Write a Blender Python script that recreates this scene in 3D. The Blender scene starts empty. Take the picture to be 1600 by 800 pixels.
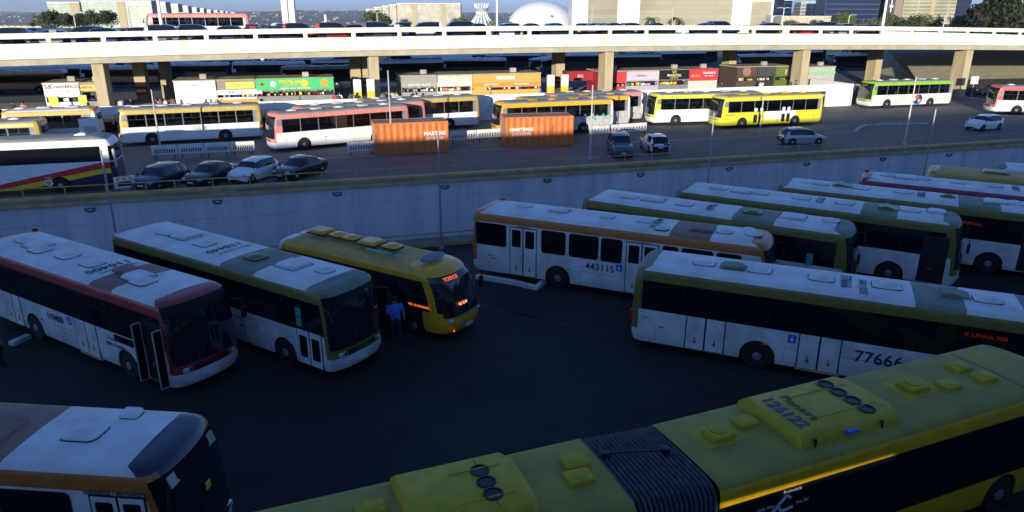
import bpy, bmesh, math, random
from mathutils import Vector, Matrix, Euler
R = math.radians
random.seed(7)
scene = bpy.context.scene
COL = scene.collection

# ------------------------------------------------------------------ camera
F_PX, PITCH, ROLL, EYE = 1120.853, 18.857, 0.076, 11.799
cam_d = bpy.data.cameras.new("camera"); cam = bpy.data.objects.new("camera", cam_d); COL.objects.link(cam)
cam_d.sensor_fit = 'HORIZONTAL'; cam_d.sensor_width = 36.0; cam_d.lens = 36.0 * F_PX / 1600
cam_d.clip_start = 0.3; cam_d.clip_end = 30000
_p, _r = R(PITCH), R(ROLL)
FW = Vector((0, math.cos(_p), -math.sin(_p))); RT0 = Vector((1, 0, 0)); UP0 = RT0.cross(FW)
RT = math.cos(_r)*RT0 + math.sin(_r)*UP0; UP = -math.sin(_r)*RT0 + math.cos(_r)*UP0
m = Matrix((RT, UP, -FW)).transposed().to_4x4(); m.translation = Vector((0, 0, EYE)); cam.matrix_world = m
scene.camera = cam

# ------------------------------------------------------------------ light
SUN_EL, SUN_AZ = 7.4, 15.0        # the light travels towards azimuth SUN_AZ (from +Y towards +X), low evening sun
world = bpy.data.worlds.new("World"); scene.world = world; world.use_nodes = True
wn = world.node_tree.nodes; wl = world.node_tree.links
sky = wn.new('ShaderNodeTexSky'); sky.sky_type = 'NISHITA'; sky.sun_disc = False
sky.sun_elevation = R(SUN_EL); sky.sun_rotation = R(180+SUN_AZ); sky.altitude = 1100
sky.air_density = 1.0; sky.dust_density = 0.2; sky.ozone_density = 4.0
bg = wn['Background']; bg.inputs[1].default_value = 0.14
# the evening sky opposite the sun is pale blue down to the horizon: tone the low band of the sky texture there
geo = wn.new('ShaderNodeTexCoord'); sepw = wn.new('ShaderNodeSeparateXYZ'); wl.new(geo.outputs['Generated'], sepw.inputs[0])
lowm = wn.new('ShaderNodeMapRange'); lowm.inputs['From Min'].default_value = .05; lowm.inputs['From Max'].default_value = .30; lowm.inputs['To Min'].default_value = 1; lowm.inputs['To Max'].default_value = 0
wl.new(sepw.outputs['Z'], lowm.inputs['Value'])
ym_ = wn.new('ShaderNodeMapRange'); ym_.inputs['From Min'].default_value = -.2; ym_.inputs['From Max'].default_value = .4; wl.new(sepw.outputs['Y'], ym_.inputs['Value'])
fm_ = wn.new('ShaderNodeMath'); fm_.operation = 'MULTIPLY'; wl.new(lowm.outputs[0], fm_.inputs[0]); wl.new(ym_.outputs[0], fm_.inputs[1])
tint = wn.new('ShaderNodeMix'); tint.data_type = 'RGBA'; tint.blend_type = 'MULTIPLY'; wl.new(fm_.outputs[0], tint.inputs[0]); wl.new(sky.outputs[0], tint.inputs[6]); tint.inputs[7].default_value = (.40, .56, .93, 1)
tin2 = wn.new('ShaderNodeMix'); tin2.data_type = 'RGBA'; tin2.blend_type = 'MULTIPLY'; tin2.inputs[0].default_value = 1.0; wl.new(tint.outputs[2], tin2.inputs[6]); tin2.inputs[7].default_value = (1.16, .98, 1.12, 1)
wl.new(tin2.outputs[2], bg.inputs[0])
sd = bpy.data.lights.new("sun", 'SUN'); sd.energy = 3.7; sd.angle = R(0.5); sd.color = (1.0, 0.91, 0.74)
so = bpy.data.objects.new("sun", sd); COL.objects.link(so)
dirv = Vector((math.sin(R(SUN_AZ))*math.cos(R(SUN_EL)), math.cos(R(SUN_AZ))*math.cos(R(SUN_EL)), -math.sin(R(SUN_EL))))
so.rotation_euler = dirv.to_track_quat('-Z', 'Y').to_euler()
scene.view_settings.view_transform = 'Standard'; scene.view_settings.look = 'None'
scene.view_settings.exposure = 0.82; scene.view_settings.gamma = 1.0
scene.render.engine = 'CYCLES'
scene.cycles.max_bounces = 6; scene.cycles.transparent_max_bounces = 14

# ------------------------------------------------------------------ frames of reference
ZU = 0.61                      # level of the upper bus road; the lower yard is z = 0
TH = math.atan(0.288); CT, ST = math.cos(TH), math.sin(TH)
def P(s, t, z=0.0): return Vector((s*CT - t*ST, s*ST + t*CT, z))      # station frame: s along the viaduct, t across
def ray(u, v): return FW + RT*((u-800)/F_PX) + UP*((400-v)/F_PX)
def unp(u, v, z):
    d = ray(u, v); k = (z-EYE)/d.z; return Vector((0, 0, EYE)) + d*k
def s_at(u, t, v=110):                                                 # s where the sight line of column u meets the line t
    d = ray(u, v); k = t/(-d.x*ST + d.y*CT); return (d.x*CT + d.y*ST)*k

# ------------------------------------------------------------------ materials
MATS = {}
def mat(name, col, rough=0.5, metal=0.0, dirt=0.12, scale=3.0, coat=0.0, spec=0.5, bump=0.0, emit=None, estr=0.0, dirtcol=None, streak=0):
    if name in MATS: return MATS[name]
    m = bpy.data.materials.new(name); m.use_nodes = True; MATS[name] = m
    n = m.node_tree.nodes; l = m.node_tree.links; b = n['Principled BSDF']
    b.inputs['Roughness'].default_value = rough; b.inputs['Metallic'].default_value = metal
    b.inputs['Coat Weight'].default_value = coat; b.inputs['Specular IOR Level'].default_value = spec
    tc = n.new('ShaderNodeTexCoord')
    nz = n.new('ShaderNodeTexNoise'); nz.inputs['Scale'].default_value = scale; nz.inputs['Detail'].default_value = 6; nz.inputs['Roughness'].default_value = 0.62
    if streak:
        mp = n.new('ShaderNodeMapping'); mp.inputs['Scale'].default_value = (1, 1, streak); l.new(tc.outputs['Object'], mp.inputs['Vector']); l.new(mp.outputs['Vector'], nz.inputs['Vector'])
    else: l.new(tc.outputs['Object'], nz.inputs['Vector'])
    rp = n.new('ShaderNodeValToRGB'); rp.color_ramp.elements[0].position = 0.35; rp.color_ramp.elements[1].position = 0.68
    d = dirtcol or tuple(c*(1-dirt*2.2) for c in col)
    rp.color_ramp.elements[0].color = (*[max(0, x) for x in d], 1) if dirt > 0 else (*col, 1)
    rp.color_ramp.elements[1].color = (*col, 1)
    l.new(nz.outputs['Fac'], rp.inputs['Fac']); l.new(rp.outputs['Color'], b.inputs['Base Color'])
    if dirt > 0:
        mr = n.new('ShaderNodeMapRange'); mr.inputs['To Min'].default_value = min(1, rough+0.15); mr.inputs['To Max'].default_value = max(0, rough-0.05)
        l.new(nz.outputs['Fac'], mr.inputs['Value']); l.new(mr.outputs['Result'], b.inputs['Roughness'])
    if bump > 0:
        bp = n.new('ShaderNodeBump'); bp.inputs['Strength'].default_value = bump; bp.inputs['Distance'].default_value = 0.02
        n2 = n.new('ShaderNodeTexNoise'); n2.inputs['Scale'].default_value = scale*12; n2.inputs['Detail'].default_value = 4
        l.new(tc.outputs['Object'], n2.inputs['Vector']); l.new(n2.outputs['Fac'], bp.inputs['Height']); l.new(bp.outputs['Normal'], b.inputs['Normal'])
    if emit:
        b.inputs['Emission Color'].default_value = (*emit, 1); b.inputs['Emission Strength'].default_value = estr
    return m

def ground_mat(name, base, stain, light, big=0.05, seams=False, spec=.5):
    m = bpy.data.materials.new(name); m.use_nodes = True; MATS[name] = m
    n = m.node_tree.nodes; l = m.node_tree.links; b = n['Principled BSDF']
    b.inputs['Specular IOR Level'].default_value = spec
    tc = n.new('ShaderNodeTexCoord')
    def noise(sc, det=5, rg=0.6):
        q = n.new('ShaderNodeTexNoise'); q.inputs['Scale'].default_value = sc; q.inputs['Detail'].default_value = det; q.inputs['Roughness'].default_value = rg
        l.new(tc.outputs['Object'], q.inputs['Vector']); return q
    def ramp(src, p0, p1, c0, c1):
        q = n.new('ShaderNodeValToRGB'); q.color_ramp.elements[0].position = p0; q.color_ramp.elements[1].position = p1
        q.color_ramp.elements[0].color = c0; q.color_ramp.elements[1].color = c1; l.new(src, q.inputs['Fac']); return q
    def mix(f, a, c, mode='MIX'):
        q = n.new('ShaderNodeMix'); q.data_type = 'RGBA'; q.blend_type = mode
        if isinstance(f, float): q.inputs[0].default_value = f
        else: l.new(f, q.inputs[0])
        for i, s in ((6, a), (7, c)):
            if hasattr(s, 'links'): l.new(s, q.inputs[i])
            else: q.inputs[i].default_value = (*s, 1)
        return q.outputs[2]
    c = mix(ramp(noise(big).outputs['Fac'], .4, .65, (0,0,0,1), (1,1,1,1)).outputs['Color'], base, light)
    c = mix(ramp(noise(0.45, 7, .7).outputs['Fac'], .52, .68, (0,0,0,1), (.8,.8,.8,1)).outputs['Color'], c, stain)
    c = mix(0.35, c, ramp(noise(30, 2).outputs['Fac'], .3, .7, (*[x*.5 for x in base], 1), (*[min(1, x*1.7) for x in base], 1)).outputs['Color'])
    if seams:
        w = n.new('ShaderNodeTexBrick'); w.inputs['Scale'].default_value = 1.0; w.inputs['Mortar Size'].default_value = 0.012
        w.inputs['Brick Width'].default_value = 6.0; w.inputs['Row Height'].default_value = 4.0; w.offset = 0
        mp = n.new('ShaderNodeMapping'); mp.inputs['Rotation'].default_value = (0, 0, -TH); l.new(tc.outputs['Object'], mp.inputs['Vector'])
        l.new(mp.outputs['Vector'], w.inputs['Vector'])
        c = mix(w.outputs['Fac'], c, stain)
    l.new(c, b.inputs['Base Color'])
    r2 = n.new('ShaderNodeMapRange'); r2.inputs['To Min'].default_value = .62; r2.inputs['To Max'].default_value = .95
    l.new(noise(.8).outputs['Fac'], r2.inputs['Value']); l.new(r2.outputs['Result'], b.inputs['Roughness'])
    bp = n.new('ShaderNodeBump'); bp.inputs['Strength'].default_value = .35; bp.inputs['Distance'].default_value = .01
    l.new(noise(60, 3).outputs['Fac'], bp.inputs['Height']); l.new(bp.outputs['Normal'], b.inputs['Normal'])
    return m

def glass_mat(name, tint, gloss=0.12):
    m = bpy.data.materials.new(name); m.use_nodes = True; MATS[name] = m
    n = m.node_tree.nodes; l = m.node_tree.links; n.remove(n['Principled BSDF'])
    o = n['Material Output']; t = n.new('ShaderNodeBsdfTransparent'); t.inputs[0].default_value = (*tint, 1)
    g = n.new('ShaderNodeBsdfGlossy'); g.inputs['Roughness'].default_value = 0.04; g.inputs['Color'].default_value = (.9, .95, 1, 1)
    fr = n.new('ShaderNodeFresnel'); fr.inputs['IOR'].default_value = 1.5
    ad = n.new('ShaderNodeMath'); ad.operation = 'ADD'; ad.inputs[1].default_value = gloss-0.04; ad.use_clamp = True
    l.new(fr.outputs[0], ad.inputs[0]); mx = n.new('ShaderNodeMixShader')
    l.new(ad.outputs[0], mx.inputs[0]); l.new(t.outputs[0], mx.inputs[1]); l.new(g.outputs[0], mx.inputs[2]); l.new(mx.outputs[0], o.inputs['Surface'])
    return m

M = {}
M['white'] = mat('bus_white_paint', (.80, .80, .79), .34, dirt=.09, scale=1.3, coat=.3, dirtcol=(.55, .53, .49))
M['white_roof'] = mat('roof_white_paint', (.78, .79, .78), .5, dirt=.12, scale=.9, dirtcol=(.60, .58, .53))
M['whiteclean'] = mat('clean_white_paint', (.8, .8, .79), .4, dirt=.05, scale=.7)
M['green'] = mat('olive_green_paint', (.19, .165, .035), .45, spec=.35, dirt=.12, coat=.3)
M['green_roof'] = mat('sage_green_roof', (.20, .235, .16), .55, dirt=.12, scale=1)
M['gold'] = mat('gold_band_paint', (.55, .40, .10), .35, dirt=.1, coat=.3)
M['yellow'] = mat('yellow_paint', (.85, .43, .02), .33, dirt=.1, coat=.3, scale=1.2)
M['lemon'] = mat('lemon_yellow_paint', (.72, .66, .05), .33, dirt=.08, coat=.3, scale=1.2)
M['ocre'] = mat('ochre_yellow_paint', (.42, .30, .03), .4, dirt=.12, coat=.2, scale=1.2)
M['cream_roof'] = mat('cream_roof_paint', (.66, .42, .13), .6, spec=.3, dirt=.12, scale=1.1)
M['artic_roof'] = mat('sky_toned_yellow_roof', (.40, .34, .05), .6, spec=.25, dirt=.14, scale=.9, dirtcol=(.27, .24, .06))  # side yellow with blue sky reflection and dust mixed into the colour
M['artic_unit'] = mat('roof_unit_yellow', (.54, .40, .02), .55, spec=.3, dirt=.1)  # same yellow, dulled partway towards the sky-reflecting roof tone
M['artic'] = mat('strong_yellow_paint', (.82, .47, .01), .36, dirt=.1, coat=.3)
M['orange'] = mat('orange_paint', (.50, .15, .025), .4, dirt=.1, coat=.2)
M['bright_orange'] = mat('bright_orange_paint', (.80, .36, .05), .38, dirt=.08, coat=.2)
M['brown_roof'] = mat('tan_roof_patch', (.30, .17, .11), .55, dirt=.1)
M['red'] = mat('red_paint', (.34, .035, .04), .36, dirt=.1, coat=.3)
M['pink'] = mat('faded_red_paint', (.72, .26, .22), .42, dirt=.08, coat=.2)
M['brightred'] = mat('mid_red_paint', (.55, .10, .09), .4, dirt=.08, coat=.2)  # own mid red of the bus at the right edge
M['pink_roof'] = mat('faded_red_roof_patch', (.34, .13, .13), .55, dirt=.12)
M['magenta'] = mat('crimson_paint', (.24, .02, .06), .4, dirt=.1, coat=.2)
M['lime'] = mat('lime_green_paint', (.26, .52, .04), .36, dirt=.08, coat=.2)
M['navy'] = mat('navy_paint', (.012, .016, .05), .3, dirt=.06, coat=.4)
M['grey'] = mat('light_grey_paint', (.50, .50, .49), .4, dirt=.1)
M['midgrey'] = mat('mid_grey_paint', (.25, .25, .25), .5, dirt=.12)
M['grey_roof'] = mat('grey_roof_paint', (.34, .33, .30), .55, dirt=.18, scale=1.0)
M['dark'] = mat('black_trim', (.014, .014, .016), .45, dirt=.2)
M['rubber'] = mat('black_rubber', (.02, .02, .021), .8, dirt=.3, scale=8)
M['bellows'] = mat('bellows_fabric', (.17, .18, .22), .38, dirt=.25, scale=6)
M['dglass'] = mat('dark_window_glass', (.006, .008, .012), .06, dirt=.0, spec=.6)
M['wglass'] = mat('windscreen_glass', (.012, .016, .024), .04, dirt=.0, spec=.9)
M['glass'] = glass_mat('clear_window_glass', (.40, .44, .44), .10)
M['tintglass'] = glass_mat('tinted_window_glass', (.16, .18, .19), .10)
M['chrome'] = mat('bright_metal', (.62, .62, .62), .22, 1.0, dirt=.05)
M['steel'] = mat('galvanised_steel', (.36, .37, .38), .5, .6, dirt=.12)
M['rim'] = mat('wheel_rim_grey', (.40, .40, .39), .4, .5, dirt=.25, scale=9)
M['lamp'] = mat('headlamp_lens', (.55, .58, .62), .12, .2, dirt=.05)
M['redlamp'] = mat('red_lamp_lens', (.45, .02, .015), .2, dirt=.05)
M['amber'] = mat('amber_lamp_lens', (.7, .22, .02), .2, dirt=.05)
M['groove'] = mat('bellows_groove_shade', (.012, .013, .018), .7, dirt=0)  # black groove fabric; also paints the crease shade that flat light loses
M['seat'] = mat('seat_fabric_grey', (.16, .17, .19), .8, dirt=.15)
M['seatb'] = mat('seat_fabric_blue', (.05, .10, .26), .8, dirt=.15)
M['rail'] = mat('yellow_handrail', (.72, .55, .03), .4, dirt=.05)
M['floor'] = mat('bus_floor', (.12, .12, .12), .8, dirt=.1)
M['inner'] = mat('bus_lining', (.42, .42, .40), .7, dirt=.05)
M['led'] = mat('led_orange', (.1, .02, .01), .5, dirt=0, emit=(1.0, .16, .05), estr=.6)
M['dest'] = mat('black_sign_panel', (.006, .006, .008), .35, dirt=0, spec=.15)
M['ledwarm'] = mat('led_peach', (.1, .03, .01), .5, dirt=0, emit=(1.0, .32, .14), estr=.9)
M['leddim'] = mat('led_dim_red', (.1, .01, .0), .5, dirt=0, emit=(1.0, .07, .01), estr=.05)
M['blue'] = mat('blue_decal', (.02, .12, .55), .4, dirt=.05)
M['teal'] = mat('teal_decal', (.05, .35, .32), .4, dirt=.05)
M['ink'] = mat('dark_lettering', (.025, .03, .07), .5, dirt=.1)
M['inkblue'] = mat('blue_lettering', (.02, .03, .22), .45, dirt=.1)
M['palewhite'] = mat('white_lettering', (.75, .75, .74), .5, dirt=.05)
M['greyink'] = mat('grey_lettering', (.25, .26, .30), .5, dirt=.05)
M['plate'] = mat('number_plate', (.6, .6, .6), .4, dirt=.05)
M['concrete'] = mat('pale_concrete', (.46, .45, .41), .85, dirt=.16, scale=.35, bump=.3)
M['concrete2'] = mat('beige_concrete', (.44, .40, .30), .85, dirt=.12, scale=.6, bump=.3)
M['pillar'] = mat('tan_concrete', (.52, .43, .27), .85, dirt=.14, scale=1.6, bump=.3, streak=.15)
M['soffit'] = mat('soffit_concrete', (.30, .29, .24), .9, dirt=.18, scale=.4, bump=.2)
M['whitewall'] = mat('white_painted_concrete', (.80, .78, .73), .7, dirt=.07, scale=.9, bump=.15, dirtcol=(.58, .55, .47), streak=.25)
M['kerbyellow'] = mat('worn_yellow_kerb_paint', (.60, .39, .13), .75, dirt=.2, scale=1.4, dirtcol=(.34, .24, .11))
M['paint'] = mat('road_marking_white', (.62, .62, .60), .75, dirt=.25, scale=2.5, dirtcol=(.22, .22, .21))
M['skin'] = mat('skin', (.28, .16, .10), .6, dirt=.05)
M['hair'] = mat('hair_black', (.012, .01, .009), .7, dirt=.1)

# ------------------------------------------------------------------ mesh builder
class MB:
    def __init__(s): s.v = []; s.f = []; s.m = []; s.mats = []; s.sm = []
    def mi(s, m):
        if m not in s.mats: s.mats.append(m)
        return s.mats.index(m)
    def face(s, pts, m, smooth=False):
        b = len(s.v); s.v += [tuple(p) for p in pts]; s.f.append(tuple(range(b, b+len(pts)))); s.m.append(s.mi(m)); s.sm.append(smooth)
    def add(s, vs, fs, m, smooth=False):
        b = len(s.v); s.v += [tuple(p) for p in vs]
        for f in fs: s.f.append(tuple(i+b for i in f)); s.m.append(s.mi(m)); s.sm.append(smooth)
        return s
    def box(s, x0, x1, y0, y1, z0, z1, m, X=None):
        vs = [(x, y, z) for z in (z0, z1) for y in (y0, y1) for x in (x0, x1)]
        if X is not None: vs = [X @ Vector(v) for v in vs]
        return s.add(vs, [(0,2,3,1), (4,5,7,6), (0,1,5,4), (2,6,7,3), (0,4,6,2), (1,3,7,5)], m)
    def bbox(s, x0, x1, y0, y1, z0, z1, m, c=.03, X=None, top=True):           # box with chamfered upright edges and top
        def ring(z, i):
            a, b, e, d = x0+i, x1-i, y0+i, y1-i
            q = [(a+c, e), (b-c, e), (b, e+c), (b, d-c), (b-c, d), (a+c, d), (a, d-c), (a, e+c)]
            return [(x, y, z) for x, y in q]
        R_ = [ring(z0, 0), ring(z1-c if top else z1, 0)] + ([ring(z1, c)] if top else [])
        vs = [v for r in R_ for v in r]
        if X is not None: vs = [X @ Vector(v) for v in vs]
        fs = []
        for k in range(len(R_)-1):
            for i in range(8): fs.append((k*8+i, k*8+(i+1) % 8, (k+1)*8+(i+1) % 8, (k+1)*8+i))
        fs.append(tuple(range(7, -1, -1))); k = (len(R_)-1)*8; fs.append(tuple(range(k, k+8)))
        return s.add(vs, fs, m)
    def prism(s, poly, n0, n1, m, fn):                                # extrude polygon; fn(a, b, n) -> xyz
        k = len(poly); vs = [fn(a, b, n0) for a, b in poly] + [fn(a, b, n1) for a, b in poly]
        fs = [tuple(range(k-1, -1, -1)), tuple(range(k, 2*k))] + [(i, (i+1) % k, k+(i+1) % k, k+i) for i in range(k)]
        return s.add(vs, fs, m)
    def tube(s, pts, r, m, n=6, taper=None, smooth=True):
        pts = [Vector(p) for p in pts]; vs = []; fs = []
        for i, p in enumerate(pts):
            d = (pts[min(i+1, len(pts)-1)] - pts[max(i-1, 0)]).normalized()
            a = d.cross(Vector((0, 0, 1))) if abs(d.z) < .95 else d.cross(Vector((1, 0, 0)))
            a.normalize(); b = d.cross(a); rr = r if taper is None else r + (taper-r)*i/(len(pts)-1)
            for k in range(n):
                t = 2*math.pi*k/n; vs.append(p + a*math.cos(t)*rr + b*math.sin(t)*rr)
        for i in range(len(pts)-1):
            for k in range(n): fs.append((i*n+k, i*n+(k+1) % n, (i+1)*n+(k+1) % n, (i+1)*n+k))
        s.add(vs, fs, m, smooth); L = (len(pts)-1)*n
        s.face([vs[k] for k in range(n-1, -1, -1)], m); s.face([vs[L+k] for k in range(n)], m)
        return s
    def lathe(s, prof, c, axis, m, n=20, smooth=True):               # prof [(r, h)], around axis 'z' or 'y'
        vs = []; fs = []
        for r, h in prof:
            for k in range(n):
                t = 2*math.pi*k/n; a, b = r*math.cos(t), r*math.sin(t)
                vs.append((c[0]+a, c[1]+b, c[2]+h) if axis == 'z' else (c[0]+a, c[1]+h, c[2]+b))
        for i in range(len(prof)-1):
            for k in range(n): fs.append((i*n+k, i*n+(k+1) % n, (i+1)*n+(k+1) % n, (i+1)*n+k))
        if prof[0][0] > 1e-4: fs.append(tuple(range(n-1, -1, -1)))
        if prof[-1][0] > 1e-4: fs.append(tuple((len(prof)-1)*n+k for k in range(n)))
        return s.add(vs, fs, m, smooth)
    def build(s, name, parent=None, loc=None, rz=0.0, sharp=35, merge=False):
        me = bpy.data.meshes.new(name); me.from_pydata(s.v, [], s.f)
        for m_ in s.mats: me.materials.append(m_)
        me.polygons.foreach_set('material_index', s.m); me.polygons.foreach_set('use_smooth', s.sm)
        if merge or True:
            b = bmesh.new(); b.from_mesh(me)
            if merge: bmesh.ops.remove_doubles(b, verts=b.verts, dist=1e-4)
            bmesh.ops.dissolve_degenerate(b, dist=1e-5, edges=b.edges)
            if len(b.faces) < 60000: bmesh.ops.recalc_face_normals(b, faces=b.faces)
            b.to_mesh(me); b.free()
        me.set_sharp_from_angle(angle=R(sharp))
        o = bpy.data.objects.new(name, me); COL.objects.link(o)
        if parent is not None: o.parent = parent
        if loc is not None: o.location = loc
        o.rotation_euler[2] = rz
        return o

def tag(o, label, cat, group=None):
    o['label'] = label; o['category'] = cat
    if group: o['group'] = group
    return o
def struct(o): o['kind'] = 'structure'; return o
def thing(name, label, cat, loc=(0, 0, 0), rz=0.0, group=None):
    o = bpy.data.objects.new(name, None); COL.objects.link(o); o.empty_display_size = .3
    o.location = loc; o.rotation_euler[2] = rz; tag(o, label, cat, group); return o
def kids(o): return list(o.children)
def copy_tree(o, parent=None):
    c = o.copy(); COL.objects.link(c); c.parent = parent
    for ch in kids(o): copy_tree(ch, c)
    return c
def text(body, size, m, parent, base, right, up, name='lettering', align='CENTER', extrude=.004, bold=.0, sx=1.0, lift=.012):
    cu = bpy.data.curves.new(name, 'FONT'); cu.body = body; cu.size = size; cu.align_x = align; cu.align_y = 'CENTER'; cu.extrude = extrude
    cu.offset = bold*size; cu.resolution_u = 2
    t = bpy.data.objects.new(name, cu); COL.objects.link(t)
    dg = bpy.context.evaluated_depsgraph_get(); me = bpy.data.meshes.new_from_object(t.evaluated_get(dg))
    bpy.data.objects.remove(t); bpy.data.curves.remove(cu)
    r = Vector(right).normalized(); u = Vector(up).normalized(); nn = r.cross(u); base = Vector(base)+nn*lift
    X = Matrix((r*sx, u, nn)).transposed().to_4x4(); X.translation = base
    me.transform(X)
    me.materials.clear(); me.materials.append(m); me.name = name
    o = bpy.data.objects.new(name, me); COL.objects.link(o); o.parent = parent
    return o
# ------------------------------------------------------------------ ground
def strip_mesh(name, quads, m, kind='structure'):
    b = MB()
    for q in quads: b.face(q, m)
    o = b.build(name); o['kind'] = kind; return o
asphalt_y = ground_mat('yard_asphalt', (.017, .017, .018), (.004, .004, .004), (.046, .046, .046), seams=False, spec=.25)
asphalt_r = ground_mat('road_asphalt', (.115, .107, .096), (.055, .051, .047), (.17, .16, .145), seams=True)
T0, T1 = 36.2, 49.6
S0, S1 = -130, 230
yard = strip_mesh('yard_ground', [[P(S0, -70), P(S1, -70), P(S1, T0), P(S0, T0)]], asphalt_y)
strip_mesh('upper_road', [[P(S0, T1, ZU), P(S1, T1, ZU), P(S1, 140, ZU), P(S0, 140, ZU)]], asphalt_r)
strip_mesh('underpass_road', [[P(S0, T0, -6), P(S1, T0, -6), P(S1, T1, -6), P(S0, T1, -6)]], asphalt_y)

# terrain beyond the station: flat yard, grass bank, long slope to the lake valley, ridge on the horizon
def hn(x, y, s=1.0): 
    return math.sin(x*.0011*s+1.3)*.5+math.sin(x*.0031*s+y*.0007)*.3+math.sin(x*.0083*s+2)*.2
def terrain_z(s, t):
    D = t
    if D < 200: return ZU-.004
    if D < 215: return ZU + (D-200)/15*.2
    if D < 250: return .81 + (D-215)/35*4.6
    if D < 320: return 5.41
    if D < 3600: return EYE - .0197*D - max(0, (D-1500))*.004
    base = EYE-.0197*3600-8.4
    az = s/D
    top = EYE - 8000*(.0030 + .011*max(0, min(1, (-az-.30)/.25))) + 26*hn(s, t)
    f = min(1, (D-3600)/4400); f = f*f*(3-2*f)
    return base + (top-base)*f + (12*hn(s*2.3, t) if 3600 < D < 12000 else 0)*f
tm = bpy.data.materials.new('terrain_land'); tm.use_nodes = True
n = tm.node_tree.nodes; l = tm.node_tree.links; pb = n['Principled BSDF']; pb.inputs['Roughness'].default_value = .95
tc = n.new('ShaderNodeTexCoord'); nz = n.new('ShaderNodeTexNoise'); nz.inputs['Scale'].default_value = .004; nz.inputs['Detail'].default_value = 12; nz.inputs['Roughness'].default_value = .7
l.new(tc.outputs['Object'], nz.inputs['Vector']); rp = n.new('ShaderNodeValToRGB'); e = rp.color_ramp.elements
e[0].position = .38; e[0].color = (.045, .065, .035, 1); e[1].position = .62; e[1].color = (.16, .15, .085, 1); q = e.new(.5); q.color = (.09, .105, .05, 1)
l.new(nz.outputs['Fac'], rp.inputs['Fac']); l.new(rp.outputs['Color'], pb.inputs['Base Color'])
ts = [140, 170, 200, 215, 225, 235, 250, 320, 420, 600, 900, 1400, 2200, 3000, 3600]+[3600+220*k for k in range(1, 24)]+[9500, 11000, 14000]
b = MB(); nc = 120; grid = []
for t in ts:
    row = []
    for k in range(nc+1):
        f = k/nc*2-1; s = f*(t*1.35+120)+40; row.append(P(s, t, terrain_z(s, t)))
    grid.append(row)
vs = [p for r_ in grid for p in r_]; w_ = nc+1
b.add(vs, [(i*w_+j, i*w_+j+1, (i+1)*w_+j+1, (i+1)*w_+j) for i in range(len(ts)-1) for j in range(nc)], tm, True)
struct(b.build('terrain'))
# painted lines
def line(pts, w, z, m, name='road_marking'):
    b = MB(); pts = [Vector((p[0], p[1], 0)) for p in pts]
    for i in range(len(pts)-1):
        d = (pts[i+1]-pts[i]).normalized(); n_ = Vector((-d.y, d.x, 0))*w/2
        b.face([pts[i]-n_+Vector((0, 0, z)), pts[i+1]-n_+Vector((0, 0, z)), pts[i+1]+n_+Vector((0, 0, z)), pts[i]+n_+Vector((0, 0, z))], m)
    return struct(b.build(name))
line([unp(u, v, ZU) for u, v in ((180, 268), (420, 252), (640, 240), (900, 226), (1060, 219), (1200, 212), (1336, 206))], .14, ZU+.005, M['paint'])
kerb_m = mat('kerb_concrete', (.45, .45, .42), .8, dirt=.2, scale=2.0)
def kerb(pts, w, z0, h, m, name='kerb'):
    b = MB(); pts = [Vector((p[0], p[1], 0)) for p in pts]; sec = []
    for i, p in enumerate(pts):
        d = (pts[min(i+1, len(pts)-1)]-pts[max(i-1, 0)]).normalized(); n_ = Vector((-d.y, d.x, 0))*w/2
        sec.append([p-n_+Vector((0, 0, z0)), p-n_*.9+Vector((0, 0, z0+h)), p+n_*.9+Vector((0, 0, z0+h)), p+n_+Vector((0, 0, z0))])
    vs = [q for s_ in sec for q in s_]; fs = [(i*4+j, i*4+j+1, (i+1)*4+j+1, (i+1)*4+j) for i in range(len(sec)-1) for j in range(3)]+[(0, 1, 2, 3), tuple(len(vs)-4+k for k in (3, 2, 1, 0))]
    b.add(vs, fs, m); return struct(b.build(name))
kerb([unp(u, v, ZU) for u, v in ((1336, 206), (1342, 201), (1352, 197), (1380, 195), (1450, 194))], .35, ZU, .14, M['paint'])
kerb([unp(u, v, 0) for u, v in ((745, 434), (800, 443), (838, 452))]+[unp(850, 441, 0)], .32, 0, .16, M['whitewall'])
kerb([unp(u, v, 0) for u, v in ((18, 540), (32, 534), (46, 528))], .3, 0, .15, M['paint'])
kerb([unp(u, v, ZU) for u, v in ((1490, 150), (1560, 160), (1640, 168))], .3, ZU, .15, M['paint'])
for (u0, v0, u1, v1) in ((100, 650, 330, 700), (420, 600, 640, 560), (760, 560, 960, 640), (600, 680, 900, 640)):
    line([unp(u0, v0, 0), unp(u1, v1, 0)], .05, .004, mat('yard_joint', (.055, .055, .058), .9, dirt=.3))

wl_ = mat('worn_bay_line', (.085, .082, .07), .9, dirt=.4, scale=3)
for (x, y, yw) in ((-19.5, 21.8, -31), (-13.6, 24.4, -32), (-8.4, 26.6, -32), (1.4, 26.6, -26), (8.3, 27.5, -29), (-2.0, 28.5, -30)):
    d = Vector((math.cos(R(yw)), math.sin(R(yw)))); line([(x-d.x*5, y-d.y*5), (x+d.x*5, y+d.y*5)], .10, .007, wl_)

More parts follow.
